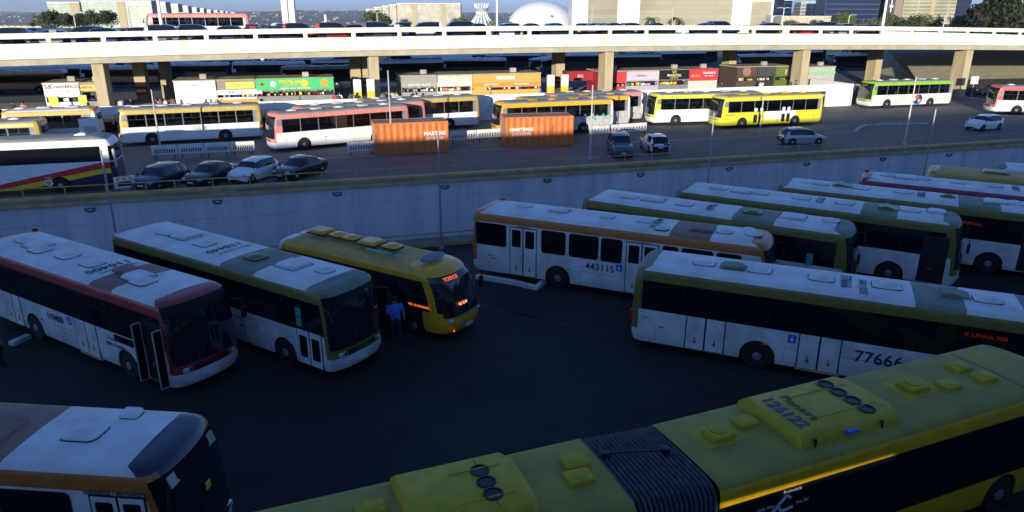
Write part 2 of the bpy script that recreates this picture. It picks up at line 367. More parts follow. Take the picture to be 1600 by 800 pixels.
# ------------------------------------------------------------------ retaining wall of the underpass, its kerb and railing
wallm = mat('retaining_wall_concrete', (.64, .64, .66), .85, dirt=.16, scale=.7, bump=.3, dirtcol=(.44, .45, .48), streak=.10)
rw = thing('retaining_wall', 'long pale concrete retaining wall of the underpass below the upper road', 'wall', P(0, T1, 0))
def stb(b, s0, s1, t0, t1, z0, z1, m):
    o = P(0, T1, 0)
    q = [P(s, t, z)-o for z in (z0, z1) for t in (t0, t1) for s in (s0, s1)]
    b.add(q, [(0,2,3,1), (4,5,7,6), (0,1,5,4), (2,6,7,3), (0,4,6,2), (1,3,7,5)], m); return b
b = MB(); stb(b, S0, S1, T1-.25, T1+.05, -6, .34, wallm).build('wall_face', rw)
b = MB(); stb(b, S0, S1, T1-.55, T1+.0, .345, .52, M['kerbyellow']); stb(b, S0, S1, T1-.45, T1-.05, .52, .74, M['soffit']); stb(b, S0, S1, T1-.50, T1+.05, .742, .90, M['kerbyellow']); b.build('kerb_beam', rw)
o0 = P(0, T1, 0)
for u, v in ((97, 328), (312, 312), (512, 297), (690, 286), (859, 274), (1012, 267), (1156, 258), (1282, 251), (1405, 243), (1511, 237)):
    s = s_at(u, T1-.4); p = P(s, T1-.32, 0)-o0; b = MB(); pts = []
    for k in range(9):
        a = math.pi+math.pi*k/8; pts.append(p+Vector((CT, ST, 0))*math.cos(a)*.28+Vector((0, 0, .02+math.sin(a)*.22)))
    b.tube(pts, .045, M['dark'], 6); b.tube([pts[0]+Vector((0, 0, .0)), pts[-1]], .03, M['dark'], 5)
    b.build('drain_spout', rw)
b = MB(); rng = random.Random(4)
s = S0
while s < S1:
    stb(b, s, s+.02, T1-.254, T1-.24, -6, .30, M['concrete']); s += rng.uniform(3.6, 5.6)
b.build('panel_joint', rw)
b = MB(); pts = []
s = -60; z = -1.1
while s < 90:
    pts.append(P(s, T1-.26, z)-o0); s += 2.2; z = -1.0+.25*math.sin(s*.21)+.12*math.sin(s*.7)+.004*s
b.tube(pts, .008, M['soffit'], 4); b.build('hairline_crack', rw)
rl = thing('railing', 'low yellow brown railing along the top of the retaining wall', 'railing', P(0, T1, 0))
ym = mat('railing_yellow_brown', (.52, .37, .12), .6, dirt=.2, scale=1.5)
b = MB()
for z in (1.40,): stb(b, S0, S1, T1-.06, T1+.0, z, z+.06, ym)
b.build('top_rail', rl)
s = -60; k = 0; proto = None
while s < 110 and k < 95:
    if proto is None:
        pb_ = MB(); q = [Vector((x*CT-y*ST, x*ST+y*CT, z)) for z in (.9, 1.4) for y in (-.03, .03) for x in (-.03, .03)]; pb_.add(q, [(0,2,3,1), (4,5,7,6), (0,1,5,4), (2,6,7,3), (0,4,6,2), (1,3,7,5)], ym); proto = pb_.build('post', rl, P(s, T1-.03, 0)-o0)
    else: c = proto.copy(); COL.objects.link(c); c.parent = rl; c.location = P(s, T1-.03, 0)-o0
    s += 2.3 if rng.random() < .8 else 1.7; k += 1
# low yard barrier in front of the underpass
lb = thing('low_barrier', 'low concrete barrier with yellow rail and yellow foot at the edge of the lower yard', 'barrier', P(0, T1, 0))
b = MB(); stb(b, S0, S1, T0-.42, T0-.14, 0, .16, M['kerbyellow']); b.build('foot', lb)
b = MB(); stb(b, S0, S1, T0-.38, T0-.16, .16, .52, M['concrete']); b.build('wall', lb)
b = MB(); stb(b, S0, S1, T0-.30, T0-.24, .66, .72, ym)
s = -40
while s < 60: stb(b, s, s+.05, T0-.30, T0-.25, .52, .66, ym); s += 1.9
b.build('rail', lb)
uw = thing('underpass_wall', 'near wall of the underpass below the yard barrier', 'wall', P(0, T1, 0)); b = MB(); stb(b, S0, S1, T0-.1, T0+.0, -6, -.004, wallm).build('wall_face', uw)

# ------------------------------------------------------------------ viaduct across the view
TB = 79.0; TD = 116.0
def crest(s): return 10.112+.00925*s-.00015*s*s
def under(s): return 7.827+.0101*s-.000154*s*s
vd = thing('viaduct', 'long white road viaduct carrying parked cars across the whole view', 'viaduct', (0, 0, 0))
def ribbon(name, t0, t1, zlo, zhi, m, parent=vd, s0=-72, s1=145, n=50):
    b = MB(); R4 = []
    for i in range(n+1):
        s = s0+(s1-s0)*i/n; R4.append([P(s, t0, zlo(s)), P(s, t1, zlo(s)), P(s, t1, zhi(s)), P(s, t0, zhi(s))])
    vs = [p for r_ in R4 for p in r_]
    b.add(vs, [(i*4+j, i*4+(j+1) % 4, (i+1)*4+(j+1) % 4, (i+1)*4+j) for i in range(n) for j in range(4)]+[(0, 1, 2, 3), (n*4+3, n*4+2, n*4+1, n*4)], m)
    return b.build(name, parent)
wm = M['whitewall']
ribbon('parapet_rail', TB, TB+.22, lambda s: crest(s)-.50, crest, wm)
ribbon('fascia', TB, TB+.3, under, lambda s: crest(s)-.93, wm)
b = MB(); rr4 = []
for i in range(51):
    s = -72+217*i/50; rr4.append([P(s, TB+.3, crest(s)-1.6), P(s, TD, crest(s)-2.2), P(s, TD, crest(s)-1.75), P(s, TB+.3, crest(s)-1.13)])
b.add([p for r_ in rr4 for p in r_], [(i*4+j, i*4+(j+1) % 4, (i+1)*4+(j+1) % 4, (i+1)*4+j) for i in range(50) for j in range(4)]+[(0, 1, 2, 3), (203, 202, 201, 200)], asphalt_r); b.build('deck', vd)
def deck_z(s, t): return crest(s)-1.13-.75*(t-TB-.3)/(TD-TB-.3)
ribbon('edge_beam', TB+.35, TB+1.0, lambda s: under(s)-.60, lambda s: crest(s)-1.61, M['concrete2'])
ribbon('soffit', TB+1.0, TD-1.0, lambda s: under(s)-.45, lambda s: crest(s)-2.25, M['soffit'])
ribbon('rear_fascia', TD, TD+.3, lambda s: under(s)-.3, lambda s: crest(s)-1.1, wm)
posts_u = [3, 85, 170, 250, 329, 405, 482, 556, 627, 696, 764, 827, 891, 951, 1007, 1064, 1120, 1172, 1224, 1275, 1322, 1370, 1415, 1459, 1501, 1542, 1582]
sp = [s_at(u, TB) for u in posts_u]; step = (sp[-1]-sp[0])/(len(sp)-1)
sp = [sp[0]-step*k for k in (4, 3, 2, 1)]+sp+[sp[-1]+step*k for k in (1, 2, 3)]
for s in sp:
    b = MB(); z = crest(s); q = [P(s+a, TB+.005+c, z-e_) for e_ in (.94, .49) for c in (0, .2) for a in (-.21, .21)]
    b.add(q, [(0,2,3,1), (4,5,7,6), (0,1,5,4), (2,6,7,3), (0,4,6,2), (1,3,7,5)], wm); b.build('parapet_post', vd)
# pillars
def pillar(u, t, w, d, desc, red=False, s=None):
    s = s_at(u, t) if s is None else s
    r = thing('viaduct_pillar', desc, 'pillar', P(s, t, ZU), TH, 'concrete pillars under the viaduct')
    b = MB(); H_ = under(s)-ZU-.46; b.bbox(-w/2, w/2, 0, d, 0, H_, M['pillar'], .05, top=False); b.build('shaft', r)
    if red: MB().box(-w/2-.02, w/2+.02, -.03, .0, 1.75, 2.75, M['redlamp']).box(-w/2+.1, w/2-.1, -.05, -.03, 2.1, 2.4, M['palewhite']).build('red_panel', r)
    return r
for u, dsc in ((153, 'leftmost of the front row of tan pillars, right of the cosmetics kiosk'), (585, 'front row tan pillar left of the grey kiosk'), (952, 'front row tan pillar in front of the red kiosk'), (1258, 'front row tan pillar right of the olive green sign'), (1511, 'rightmost front row tan pillar near the right edge')):
    pillar(u, TB+1.0, 1.05, 2.1, dsc)
for u, dsc in ((216, 'back row pillar with a red panel, between the shoe kiosk and the white kiosk'), (556, 'dark back row pillar behind the white and yellow totem'), (574, 'back row pillar with a red panel left of the front pillar'), (876, 'back row pillar with a red panel beside the orange kiosk'), (1144, 'back row pillar with a red panel right of the red advertising sign'), (1372, 'back row pillar in front of the dark ramp, behind the green edged bus')):
    pillar(u, TB+16, 1.25, 2.0, dsc, red=u not in (556, 1372))
pillar(256, TB+22, 1.2, 2.0, 'dark slender pillar deep in the shade behind the white kiosk')
# ramp / abutment on the right, under the viaduct
ra = thing('ramp_abutment', 'sloping concrete abutment under the right end of the viaduct', 'abutment', (0, 0, 0))
b = MB(); sL = s_at(1385, 109)
b.face([P(sL, 102, ZU), P(190, 97, ZU), P(190, 121, 6.6), P(sL+8, 119, 5.2)], M['concrete2']); b.face([P(sL, 102, ZU), P(sL+8, 119, 5.2), P(sL+6, 120, ZU)], M['concrete2'])
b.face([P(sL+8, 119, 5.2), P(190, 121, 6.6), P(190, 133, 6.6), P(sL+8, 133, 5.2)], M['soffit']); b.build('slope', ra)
b = MB(); b.tube([P(s_at(1340, 95), 95, ZU+.35), P(s_at(1500, 97), 97, ZU+.35)], .12, M['concrete'], 4); b.build('low_edge', ra)

# ------------------------------------------------------------------ platform with kiosks
TP = 76.0; ZF = 2.35; ZFL = 2.05
sE = s_at(1338, TP)
pf = thing('bus_platform', 'raised white platform with parapet running below the kiosks', 'platform', (0, 0, 0))
def pbox(b, s0, s1, t0, t1, z0, z1, m):
    q = [P(s, t, z) for z in (z0, z1) for t in (t0, t1) for s in (s0, s1)]
    return b.add(q, [(0,2,3,1), (4,5,7,6), (0,1,5,4), (2,6,7,3), (0,4,6,2), (1,3,7,5)], m)
SL = -100
pbox(MB(), SL, sE, TP, TP+.2, 2.5, 3.3, M['whiteclean']).build('parapet', pf)
pbox(MB(), SL, sE-.2, TP+.7, 93, 1.75, ZFL, M['concrete']).build('floor', pf)
gt = mat('green_shopfront_glass', (.012, .05, .04), .12, dirt=.1, scale=.8); gt2 = mat('mint_panel', (.22, .46, .38), .5, dirt=.15)
pbox(MB(), SL, sE-3.2, TP+2.6, TP+2.8, ZU, 1.75, gt).build('shopfront_glass', pf)
b = MB(); s = -62
while s < sE-4:
    if rng.random() < .35: pbox(b, s, s+rng.uniform(.5, 1.4), TP+2.55, TP+2.6, ZU+.02, 1.74, rng.choice([gt2, M['midgrey'], M['concrete']]))
    s += 1.6
b.build('shopfront_panel', pf)
b = MB(); us = [415, 437, 560, 1013, 1185, 1228, 1255, 1145]
for s in [s_at(u, TP) for u in us]: pbox(MB(), s-.18, s+.18, TP+.02, TP+.3, ZU, 2.5, M['whiteclean']).build('post', pf)
for ua, ub in ((738, 806), (1028, 1120), (1297, 1338)): pbox(MB(), s_at(ua, TP), s_at(ub, TP)-.01, TP+.01, TP+.25, ZU, 2.5, M['whiteclean']).build('white_infill', pf)
pbox(MB(), sE-.25, sE, TP+.25, TP+8, ZU, 3.3, M['whiteclean']).build('end_wall', pf)
mural = mat('blue_mural_paint', (.03, .12, .26), .6, dirt=.3, scale=1.5, dirtcol=(.05, .28, .32))
pbox(MB(), sE, sE+.02, TP+.3, TP+5.5, ZU+.05, 3.2, mural).build('mural', pf)
b = MB(); pts = [P(sE+.03, TP+1.0+.9*k*.5, 1.9+.7*math.sin(k*1.1)) for k in range(8)]; b.tube(pts, .12, M['teal'], 6); b.build('mural_swirl', pf)
kfill = [M['rail'], M['teal'], M['redlamp'], M['blue'], M['white'], M['dark'], M['bright_orange'], M['midgrey'], M['plate']]
def kiosk(u0, u1, label, body, sign=None, signz=(4.15, 5.05), open_=True, zt=5.2, t=83.4, tilt=0, lines=(), extra=None, counter=None, side=None, goods=None):
    s0, s1 = s_at(u0, t), s_at(u1, t); w = s1-s0; r = thing('kiosk', label, 'kiosk', P(s0, t, ZFL), TH, 'market kiosks on the platform'); H_ = zt-ZF; d = 4.2
    b = MB(); b.box(0, .08, .02, d, 0, H_-.12, side or body); b.box(w-.08, w, .02, d, 0, H_-.12, side or body); b.box(.08, w-.08, d-.1, d, 0, H_-.12, body)
    b.box(.08, w-.08, .1, .2, signz[0]-ZF-.15, H_-.12, body); b.box(.08, w-.08, .05, .3, 0, .95, counter or body); b.build('wall', r)
    b = MB(); b.box(-.1, w+.05, -.05, d+.1, H_-.12, H_, M['concrete2']); b.build('roof', r)
    if open_:
        b = MB(); b.box(.1, w-.1, .9, .95, .95, signz[0]-ZF, M['dark']); b.build('interior', r)
        b = MB(); rg = random.Random(int(u0)); x = .2
        while x < w-.25:
            ww = rg.uniform(.12, .4); z0 = rg.choice([.97, .97, 1.35]); b.box(x, x+ww*.8, .35+rg.random()*.3, .8, z0, z0+rg.uniform(.15, .38), rg.choice(goods or kfill)); x += ww
        b.build('goods', r)
    else: MB().box(.08, w-.08, .06, .1, .96, signz[0]-ZF-.15, counter or body).build('shutter', r)
    if sign:
        sg = MB(); sg.box(.02, w-.02, -.12, .02, signz[0]-ZF, signz[1]-ZF, sign); so_ = sg.build('sign', r)
        for (tx, sz, mm, fx, fz) in lines:
            text(tx, sz, mm, so_, (w*fx, -.12, (signz[0]-ZF)+(signz[1]-signz[0])*fz), (1, 0, 0), (0, 0, 1), name='sign_lettering', bold=.02, lift=.01)
    if rng.random() < .7: b = MB(); b.bbox(w*.6, w*.6+.7, 1.2, 1.8, H_, H_+.5, M['concrete'], .05); b.build('roof_unit', r)
    return r
kw = M['whiteclean']; mt = lambda n_, c, r_=.5: mat(n_, c, r_, dirt=.05)
k1 = kiosk(62, 119, 'cosmetics kiosk with white sign reading So Cosmeticos over yellow green panels', kw, kw, (3.95, 5.2), zt=5.25, lines=[('Só', .62, M['redlamp'], .13, .72), ('Cosméticos', .58, M['ink'], .60, .74), ('perfumaria e maquiagem', .2, M['greyink'], .45, .35), ('tudo para cabelos', .18, M['greyink'], .4, .14)], goods=[mt('lime_panel', (.55, .60, .08)), M['midgrey'], M['plate'], M['dark']])
for a, c in ((.25, 1.1), (2.9, 3.7)): MB().box(a, c, -.02, .04, .6, 1.6, mt('lime_panel', (.55, .60, .08))).build('lime_panel', k1)
kiosk(120, 147, 'shoe kiosk with rows of dark goods beside the cosmetics kiosk', M['midgrey'], mt('sign_yellow', (.70, .50, .10)), (4.4, 5.0), lines=[('OFERTAS', .3, M['redlamp'], .35, .5)], goods=[M['dark'], M['magenta'], M['plate'], M['dark']])
kiosk(268, 334, 'plain white kiosk with pictures of people along its top', kw, kw, (4.1, 5.1), open_=False, lines=[('atende', .25, M['blue'], .5, .6)], counter=kw)
k4 = kiosk(334, 397, 'grey brown kiosk with a small yellow sign and an orange counter', mt('kiosk_greybrown', (.26, .22, .18)), None, lines=[], counter=kw)
b = MB(); b.box(1.0, 3.9, -.1, .05, 1.85, 2.55, mt('sign_lime_yellow', (.62, .60, .10))); y_ = b.build('sign', k4); text('SORVETES', .36, M['lime'], y_, (2.5, -.1, 2.2), (1, 0, 0), (0, 0, 1), name='sign_lettering'); MB().box(.1, 4.6, -.06, .05, 1.25, 1.75, kw).build('lower_sign', k4); text('E-X', .34, M['blue'], k4, (1.5, -.07, 1.5), (1, 0, 0), (0, 0, 1), name='sign_lettering', bold=.03)
MB().box(-.3, 4.3, -.5, .0, .45, .75, M['bright_orange']).build('counter', k4)
kg = mt('sign_green', (.05, .50, .16))
k5 = kiosk(397, 520, 'long kiosk under a bright green sign with yellow lettering', M['midgrey'], kg, (3.95, 5.15), lines=[('PASTELARIA', .50, M['rail'], .46, .72), ('LANCHES', .36, M['bright_orange'], .44, .43), ('salgados  sucos  caldo de cana', .26, M['palewhite'], .5, .15)], goods=[M['redlamp'], kw, M['dark'], M['pink'], M['rail']])
for fx, mm, rr in ((.22, kw, .32), (.62, M['rail'], .42), (.88, M['bright_orange'], .42), (.08, M['redlamp'], .18)):
    b = MB(); w_k = s_at(520, 83.4)-s_at(397, 83.4); b.lathe([(rr, 0), (rr*.95, -.03), (0, -.035)], (w_k*fx, -.12, 4.6-ZF), 'y', mm, 14); b.build('food_picture', k5)
kgrey = mt('kiosk_grey', (.33, .33, .31))
k6 = kiosk(626, 682, 'grey kiosk lettered MAR DEL PLATA with two yellow dots', kgrey, kgrey, (3.95, 5.1), lines=[('MAR DEL PLATA', .36, M['palewhite'], .5, .14)], goods=[kw, M['plate'], M['concrete']], side=M['midgrey'])
for fx in (.07, .93): b = MB(); b.lathe([(.14, 0), (.13, -.02), (.06, -.02), (.05, 0)], ((s_at(682, 83.4)-s_at(626, 83.4))*fx, -.125, 4.12-ZF), 'y', M['rail'], 12); b.build('yellow_dot', k6)
kiosk(682, 737, 'kiosk with a white sandwich shop sign in green and yellow letters', mt('kiosk_cream', (.62, .58, .50)), kw, (3.95, 4.35), lines=[('SUB', .34, M['rail'], .52, .5), ('WAY', .34, M['lime'], .72, .5)], goods=[M['pink'], kw, M['bright_orange'], M['dark']])
ko = mt('kiosk_orange', (.72, .38, .10)); ko2 = mt('sign_orange', (.72, .28, .07))
k8 = kiosk(737, 845, 'long orange kiosk with white lettering', ko, ko2, (3.75, 4.15), lines=[('LANCHONETE', .26, M['palewhite'], .27, .5), ('RESTAURANTE', .26, M['palewhite'], .72, .5)], goods=[kw, M['redlamp'], M['dark'], M['blue']])
MB().box(3.0, 5.2, .0, .09, 2.15, 2.5, kw).build('white_board', k8); MB().box(.2, 1.8, .0, .04, .95, 1.4, ko).build('orange_shutter', k8)
kr = mt('sign_red', (.66, .05, .06))
k9 = kiosk(938, 979, 'red kiosk with a dark red side behind the front pillar', kr, kr, (3.85, 5.0), lines=[('BURGER', .34, M['palewhite'], .3, .3)], side=mt('kiosk_dark_red', (.30, .02, .03)), goods=[kw, M['dark'], M['concrete']])
b = MB(); b.box(-3.4, -.02, 2.2, 4.15, 1.55, 2.7, mt('kiosk_dark_red', (.30, .02, .03))); b.build('side_sign', k9); text('BIG', .5, M['palewhite'], k9, (-1.7, 2.19, 2.1), (1, 0, 0), (0, 0, 1), name='sign_lettering')
kiosk(979, 1030, 'pale lilac kiosk full of phone cases between the red and black signs', mt('kiosk_lilac', (.45, .40, .50)), mt('sign_lilac', (.55, .50, .58)), (4.0, 5.05), lines=[('CAPINHAS', .3, M['inkblue'], .45, .5)])
k11 = kiosk(1030, 1077, 'kiosk under a black sign with yellow and white letters', M['midgrey'], M['dark'], (4.0, 5.15), lines=[('VC', .5, M['rail'], .5, .74), ('BRASILCELL', .38, M['palewhite'], .5, .42), ('ASSISTENCIA', .2, M['rail'], .5, .15)])
kiosk(1077, 1122, 'kiosk under a red advertising sign above a pale shutter', mt('kiosk_pale', (.58, .58, .52)), kr, (3.75, 5.2), open_=False, lines=[('VENDEMOS', .36, M['palewhite'], .68, .64), ('chip e recarga', .22, M['palewhite'], .68, .4), ('PROMO', .36, M['bright_orange'], .22, .4)])
kb = mt('kiosk_brown', (.09, .06, .05))
k13 = kiosk(1152, 1183, 'brown kiosk with a round brown emblem beside the back row pillar', kb, kb, (3.9, 5.1), t=85.5)
b = MB(); b.lathe([(.62, 0), (.60, -.03), (.46, -.03), (.44, -.01), (0, -.015)], (1.4, -.13, 2.2), 'y', mt('emblem_tan', (.30, .18, .12)), 20); b.build('round_emblem', k13)
kiosk(1184, 1210, 'black fronted kiosk next to the brown one', mt('kiosk_black', (.03, .03, .035)), mt('sign_charcoal', (.06, .06, .07)), (3.9, 5.1), t=85.5)
kiosk(1212, 1238, 'olive green fronted kiosk left of the front row pillar', mt('kiosk_olive', (.12, .15, .03)), mt('sign_olive', (.14, .18, .03)), (3.9, 5.0), t=85.5, lines=[('7', .7, M['palewhite'], .6, .4)])
kiosk(1264, 1305, 'white kiosk with a light green stripe, last on the right', M['grey'], mt('kiosk_mint', (.25, .60, .25)), (4.0, 4.3), open_=False, t=85.5, zt=5.0)
for u, lab in ((557, 'white and yellow totem left of the front row pillar by the grey kiosk'), (578, 'white and yellow totem touching the front row pillar'), (862, 'white and yellow totem right of the orange kiosk'), (884, 'white and yellow totem right of the back row pillar')):
    r = thing('totem', lab, 'totem', P(s_at(u, 78), 78, ZFL), TH, 'white and yellow totems on the platform'); MB().bbox(-.4, .4, 0, .5, 0, 1.75, M['rail'], .05, top=False).build('foot', r); MB().bbox(-.4, .4, 0, .5, 1.75, 3.0, kw, .05).build('post', r)

# ------------------------------------------------------------------ viaduct the photograph is taken from: it shades the lower yard
nv = thing('near_viaduct', 'viaduct behind the viewpoint, out of view', 'viaduct', (0, 0, 0))
pbox(MB(), -140, 200, -20, -4.0, 9.2, 10.05, M['concrete']).build('deck', nv)
pbox(MB(), -140, 200, -4.3, -4.05, 10.05, 11.38, M['whitewall']).build('parapet', nv)
sl0, sl1 = -3.6, .8  # slot shaped in the unseen wall to pass one strip of sun
b = MB(); pbox(b, -140, sl0, -7.7, -7.5, 0, 9.2, M['concrete']); pbox(b, sl1, 200, -7.7, -7.5, 0, 9.2, M['concrete']); pbox(b, sl0, sl1, -7.7, -7.5, 0, 5.35, M['concrete']); pbox(b, sl0, sl1, -7.7, -7.5, 5.45, 9.2, M['concrete']); b.build('wall', nv)
# ------------------------------------------------------------------ the city beyond
def fp(u, v, Y):
    d = ray(u, v); k = Y/d.y; return Vector((0, 0, EYE))+d*k
def facade_mat(name, c1, c2, sx, sz, mort=.05, rough=.5, metal=0):
    m = bpy.data.materials.new(name); m.use_nodes = True; n = m.node_tree.nodes; l = m.node_tree.links; p = n['Principled BSDF']
    tc = n.new('ShaderNodeTexCoord'); sp_ = n.new('ShaderNodeSeparateXYZ'); cb = n.new('ShaderNodeCombineXYZ'); l.new(tc.outputs['Object'], sp_.inputs[0])
    ad = n.new('ShaderNodeMath'); ad.operation = 'ADD'; l.new(sp_.outputs['X'], ad.inputs[0]); l.new(sp_.outputs['Y'], ad.inputs[1])
    l.new(ad.outputs[0], cb.inputs['X']); l.new(sp_.outputs['Z'], cb.inputs['Y'])
    w = n.new('ShaderNodeTexBrick'); w.offset = 0; w.inputs['Scale'].default_value = 1; w.inputs['Brick Width'].default_value = sx; w.inputs['Row Height'].default_value = sz
    w.inputs['Mortar Size'].default_value = mort*sz; w.inputs['Color1'].default_value = (*c1, 1); w.inputs['Color2'].default_value = (*[x*.82 for x in c1], 1); w.inputs['Mortar'].default_value = (*c2, 1)
    l.new(cb.outputs[0], w.inputs['Vector']); nz = n.new('ShaderNodeTexNoise'); nz.inputs['Scale'].default_value = .25/sx*2; nz.inputs['Detail'].default_value = 3
    l.new(tc.outputs['Object'], nz.inputs['Vector']); mx = n.new('ShaderNodeMix'); mx.data_type = 'RGBA'; mx.blend_type = 'MULTIPLY'; mx.inputs[0].default_value = .5
    rp = n.new('ShaderNodeValToRGB'); rp.color_ramp.elements[0].position = .42; rp.color_ramp.elements[1].position = .58; rp.color_ramp.elements[0].color = (.55, .58, .6, 1); rp.color_ramp.elements[1].color = (1, 1, 1, 1)
    l.new(nz.outputs['Fac'], rp.inputs['Fac']); l.new(w.outputs['Color'], mx.inputs[6]); l.new(rp.outputs['Color'], mx.inputs[7]); l.new(mx.outputs[2], p.inputs['Base Color'])
    p.inputs['Roughness'].default_value = rough; p.inputs['Metallic'].default_value = metal; return m
fm = facade_mat('ministry_glass', (.33, .40, .32), (.42, .43, .37), 9, 3.4, .10, .4)
fm2 = facade_mat('ministry_cream', (.46, .43, .34), (.40, .38, .31), 5, 3.4, .08, .6)
tanm = mat('tan_stone', (.42, .34, .21), .8, dirt=.05, scale=.05)
def slab(name, label, u0, u1, vt, Y, depth, m, cat='building', group=None, side=None, strips=(), yaw=0.0, vb=48, roof=None):
    a, c = fp(u0, 30, Y), fp(u1, 30, Y); w = c.x-a.x; zt = fp((u0+u1)/2, vt, Y).z; zb_ = min(fp((u0+u1)/2, vb, Y).z, EYE-.02*Y)-3
    r = thing(name, label, cat, (a.x, Y, zb_), yaw, group); H_ = zt-zb_
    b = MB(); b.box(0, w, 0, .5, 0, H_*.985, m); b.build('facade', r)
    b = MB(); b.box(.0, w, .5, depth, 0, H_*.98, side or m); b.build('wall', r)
    b = MB(); b.box(-.3, w+.3, -.3, depth+.3, H_*.985, H_, roof or M['whiteclean']); b.build('roof', r)
    for (f0, f1, mm) in strips: b = MB(); b.box(w*f0, w*f1, -.6, 0.02, 0, H_*.984, mm); b.build('facade_strip', r)
    return r
gm = 'ministry slabs in the left row'
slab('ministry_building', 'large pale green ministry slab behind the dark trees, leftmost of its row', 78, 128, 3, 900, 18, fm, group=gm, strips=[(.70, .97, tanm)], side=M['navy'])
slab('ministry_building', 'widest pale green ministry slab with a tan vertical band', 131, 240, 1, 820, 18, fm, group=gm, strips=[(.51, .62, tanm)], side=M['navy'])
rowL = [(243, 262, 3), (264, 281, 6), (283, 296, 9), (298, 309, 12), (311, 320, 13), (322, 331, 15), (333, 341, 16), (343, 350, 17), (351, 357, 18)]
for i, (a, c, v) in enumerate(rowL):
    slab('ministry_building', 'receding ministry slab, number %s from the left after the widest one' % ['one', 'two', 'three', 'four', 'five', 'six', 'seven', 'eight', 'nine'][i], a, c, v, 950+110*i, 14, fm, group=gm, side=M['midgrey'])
gm2 = 'ministry slabs in the middle row'
slab('ministry_building', 'broad cream ministry slab left of the cathedral', 621, 720, 5, 900, 18, fm2, group=gm2, strips=[(.24, .31, tanm), (.70, .76, tanm)])
for i, (a, c, v) in enumerate([(609, 620, 7), (598, 608, 9), (585, 597, 11), (573, 584, 14)]):
    slab('ministry_building', 'cream ministry slab receding left of the broad one, %s' % ['closest to it', 'second from it', 'third from it', 'farthest from it'][i], a, c, v, 980+110*i, 14, fm2, group=gm2)
slab('low_building', 'low sand coloured arcaded building at the far left', -60, 62, 40, 420, 14, facade_mat('sand_arcade', (.25, .18, .10), (.55, .46, .28), 3.4, 4.0, .3), roof=M['concrete2'])
# congress towers
cg = thing('twin_towers', 'pair of tall white parliament towers above the horizon', 'tower', tuple(fp(453, 38, 2200)))
for a, c in ((443.5, 452), (454.5, 463)):
    p0, p1 = fp(a, 38, 2200), fp(c, 38, 2200); MB().box(p0.x-cg.location.x, p1.x-cg.location.x, -8, 8, -60, 90, M['whiteclean']).build('tower', cg)
p = fp(432, 40, 2200); b = MB(); b.lathe([(20, -12), (18, 0), (12, 6), (0, 9)], (p.x, p.y, p.z), 'z', M['whiteclean'], 20); tag(b.build('parliament_dome'), 'small white dome left of the twin towers', 'dome')
p = fp(509.5, 40, 1500); b = MB(); b.tube([p+Vector((0, 0, -10)), p+Vector((0, 0, 20)), fp(509.5, 21, 1500)], 3.2, M['whiteclean'], 10, taper=1.6); tag(b.build('obelisk'), 'white tapered monument right of the twin towers', 'monument')
# cathedral crown
p = fp(753, 40, 700); m1 = 700*1.05/1121
ca = thing('cathedral', 'white cathedral with a crown of curved ribs', 'cathedral', tuple(p))
def crad(f): return m1*(20-13.5*math.sin(min(1, f/.72)*math.pi/2)+ (0 if f < .6 else (f-.6)*10))
for k in range(16):
    a = 2*math.pi*k/16; b = MB(); pts = [Vector((math.cos(a)*crad(f), math.sin(a)*crad(f), f*31*m1-1)) for f in [i/9 for i in range(10)]]
    b.tube(pts, m1*1.5, M['whiteclean'], 6, taper=m1*.7); b.build('rib', ca)
b = MB(); b.lathe([(crad(f)*.93, f*25*m1-1) for f in [i/8 for i in range(9)]], (0, 0, 0), 'z', mat('cathedral_glass', (.35, .42, .45), .3, dirt=.1), 32); b.build('glass_wall', ca)
# museum dome
p = fp(846, 41, 620); rr = 620*1.03/1121*49
b = MB(); b.lathe([(rr*math.cos(a), rr*.76*math.sin(a)) for a in [math.pi/2*k/14 for k in range(15)]], (0, 0, -1.5), 'z', M['whiteclean'], 56)
mu = thing('museum', 'large white dome museum left of the library block', 'museum', tuple(p)); b.build('dome', mu)
b = MB(); b.tube([(0, 0, rr*.75), (0, 0, rr*.95)], .5, M['whiteclean'], 6); b.build('mast', mu); b = MB(); b.lathe([(.9, 0), (0, .4)], (rr*.25, -rr*.93, 8), 'y', M['dark'], 8); b.build('porthole', mu)
# library block
Y = 520; p0 = fp(915, 41, Y); p1 = fp(1205, 41, Y); w = p1.x-p0.x
lbk = thing('library_building', 'huge white library block with tan recessed panels', 'building', (p0.x, Y, p0.z-4)); H_ = 32
MB().box(0, w, 2, 38, 0, H_, M['whiteclean']).build('wall', lbk)
def fx(u): return fp(u, 41, Y).x-p0.x
for a, c in ((914, 918), (964, 998), (1142, 1171), (1202, 1205)): MB().box(fx(a), fx(c), -.4, 2, 0, H_-.2, M['whiteclean']).build('white_pier', lbk)
pan = facade_mat('library_panel', (.37, .34, .25), (.31, .28, .21), 30, 3.0, .10, .8)
for a, c in ((918, 964), (998, 1142), (1171, 1202)): MB().box(fx(a), fx(c), .6, 2, 3, H_-.6 if a < 1171 else fp(1180, 2, Y).z-p0.z+4, pan).build('tan_panel', lbk)
MB().box(-9.5, 0, 1, 36, 0, H_-1, M['whiteclean']).build('side_wing', lbk)
slab('low_building', 'small grey block beside the library', 1204, 1221, 24, 480, 10, M['grey'], roof=M['grey'])
slab('low_building', 'low beige building with a white flat roof behind deck cars', 1221, 1298, 25, 460, 12, facade_mat('beige_lattice', (.42, .34, .22), (.58, .50, .38), 1.5, 1.2, .25), roof=M['whiteclean'])
bl = facade_mat('blue_curtain_wall', (.006, .022, .07), (.05, .09, .17), 80, 4.5, .09, .15); bl2 = facade_mat('blue_glass_dark', (.008, .02, .06), (.02, .035, .07), 60, 4.5, .10, .15)
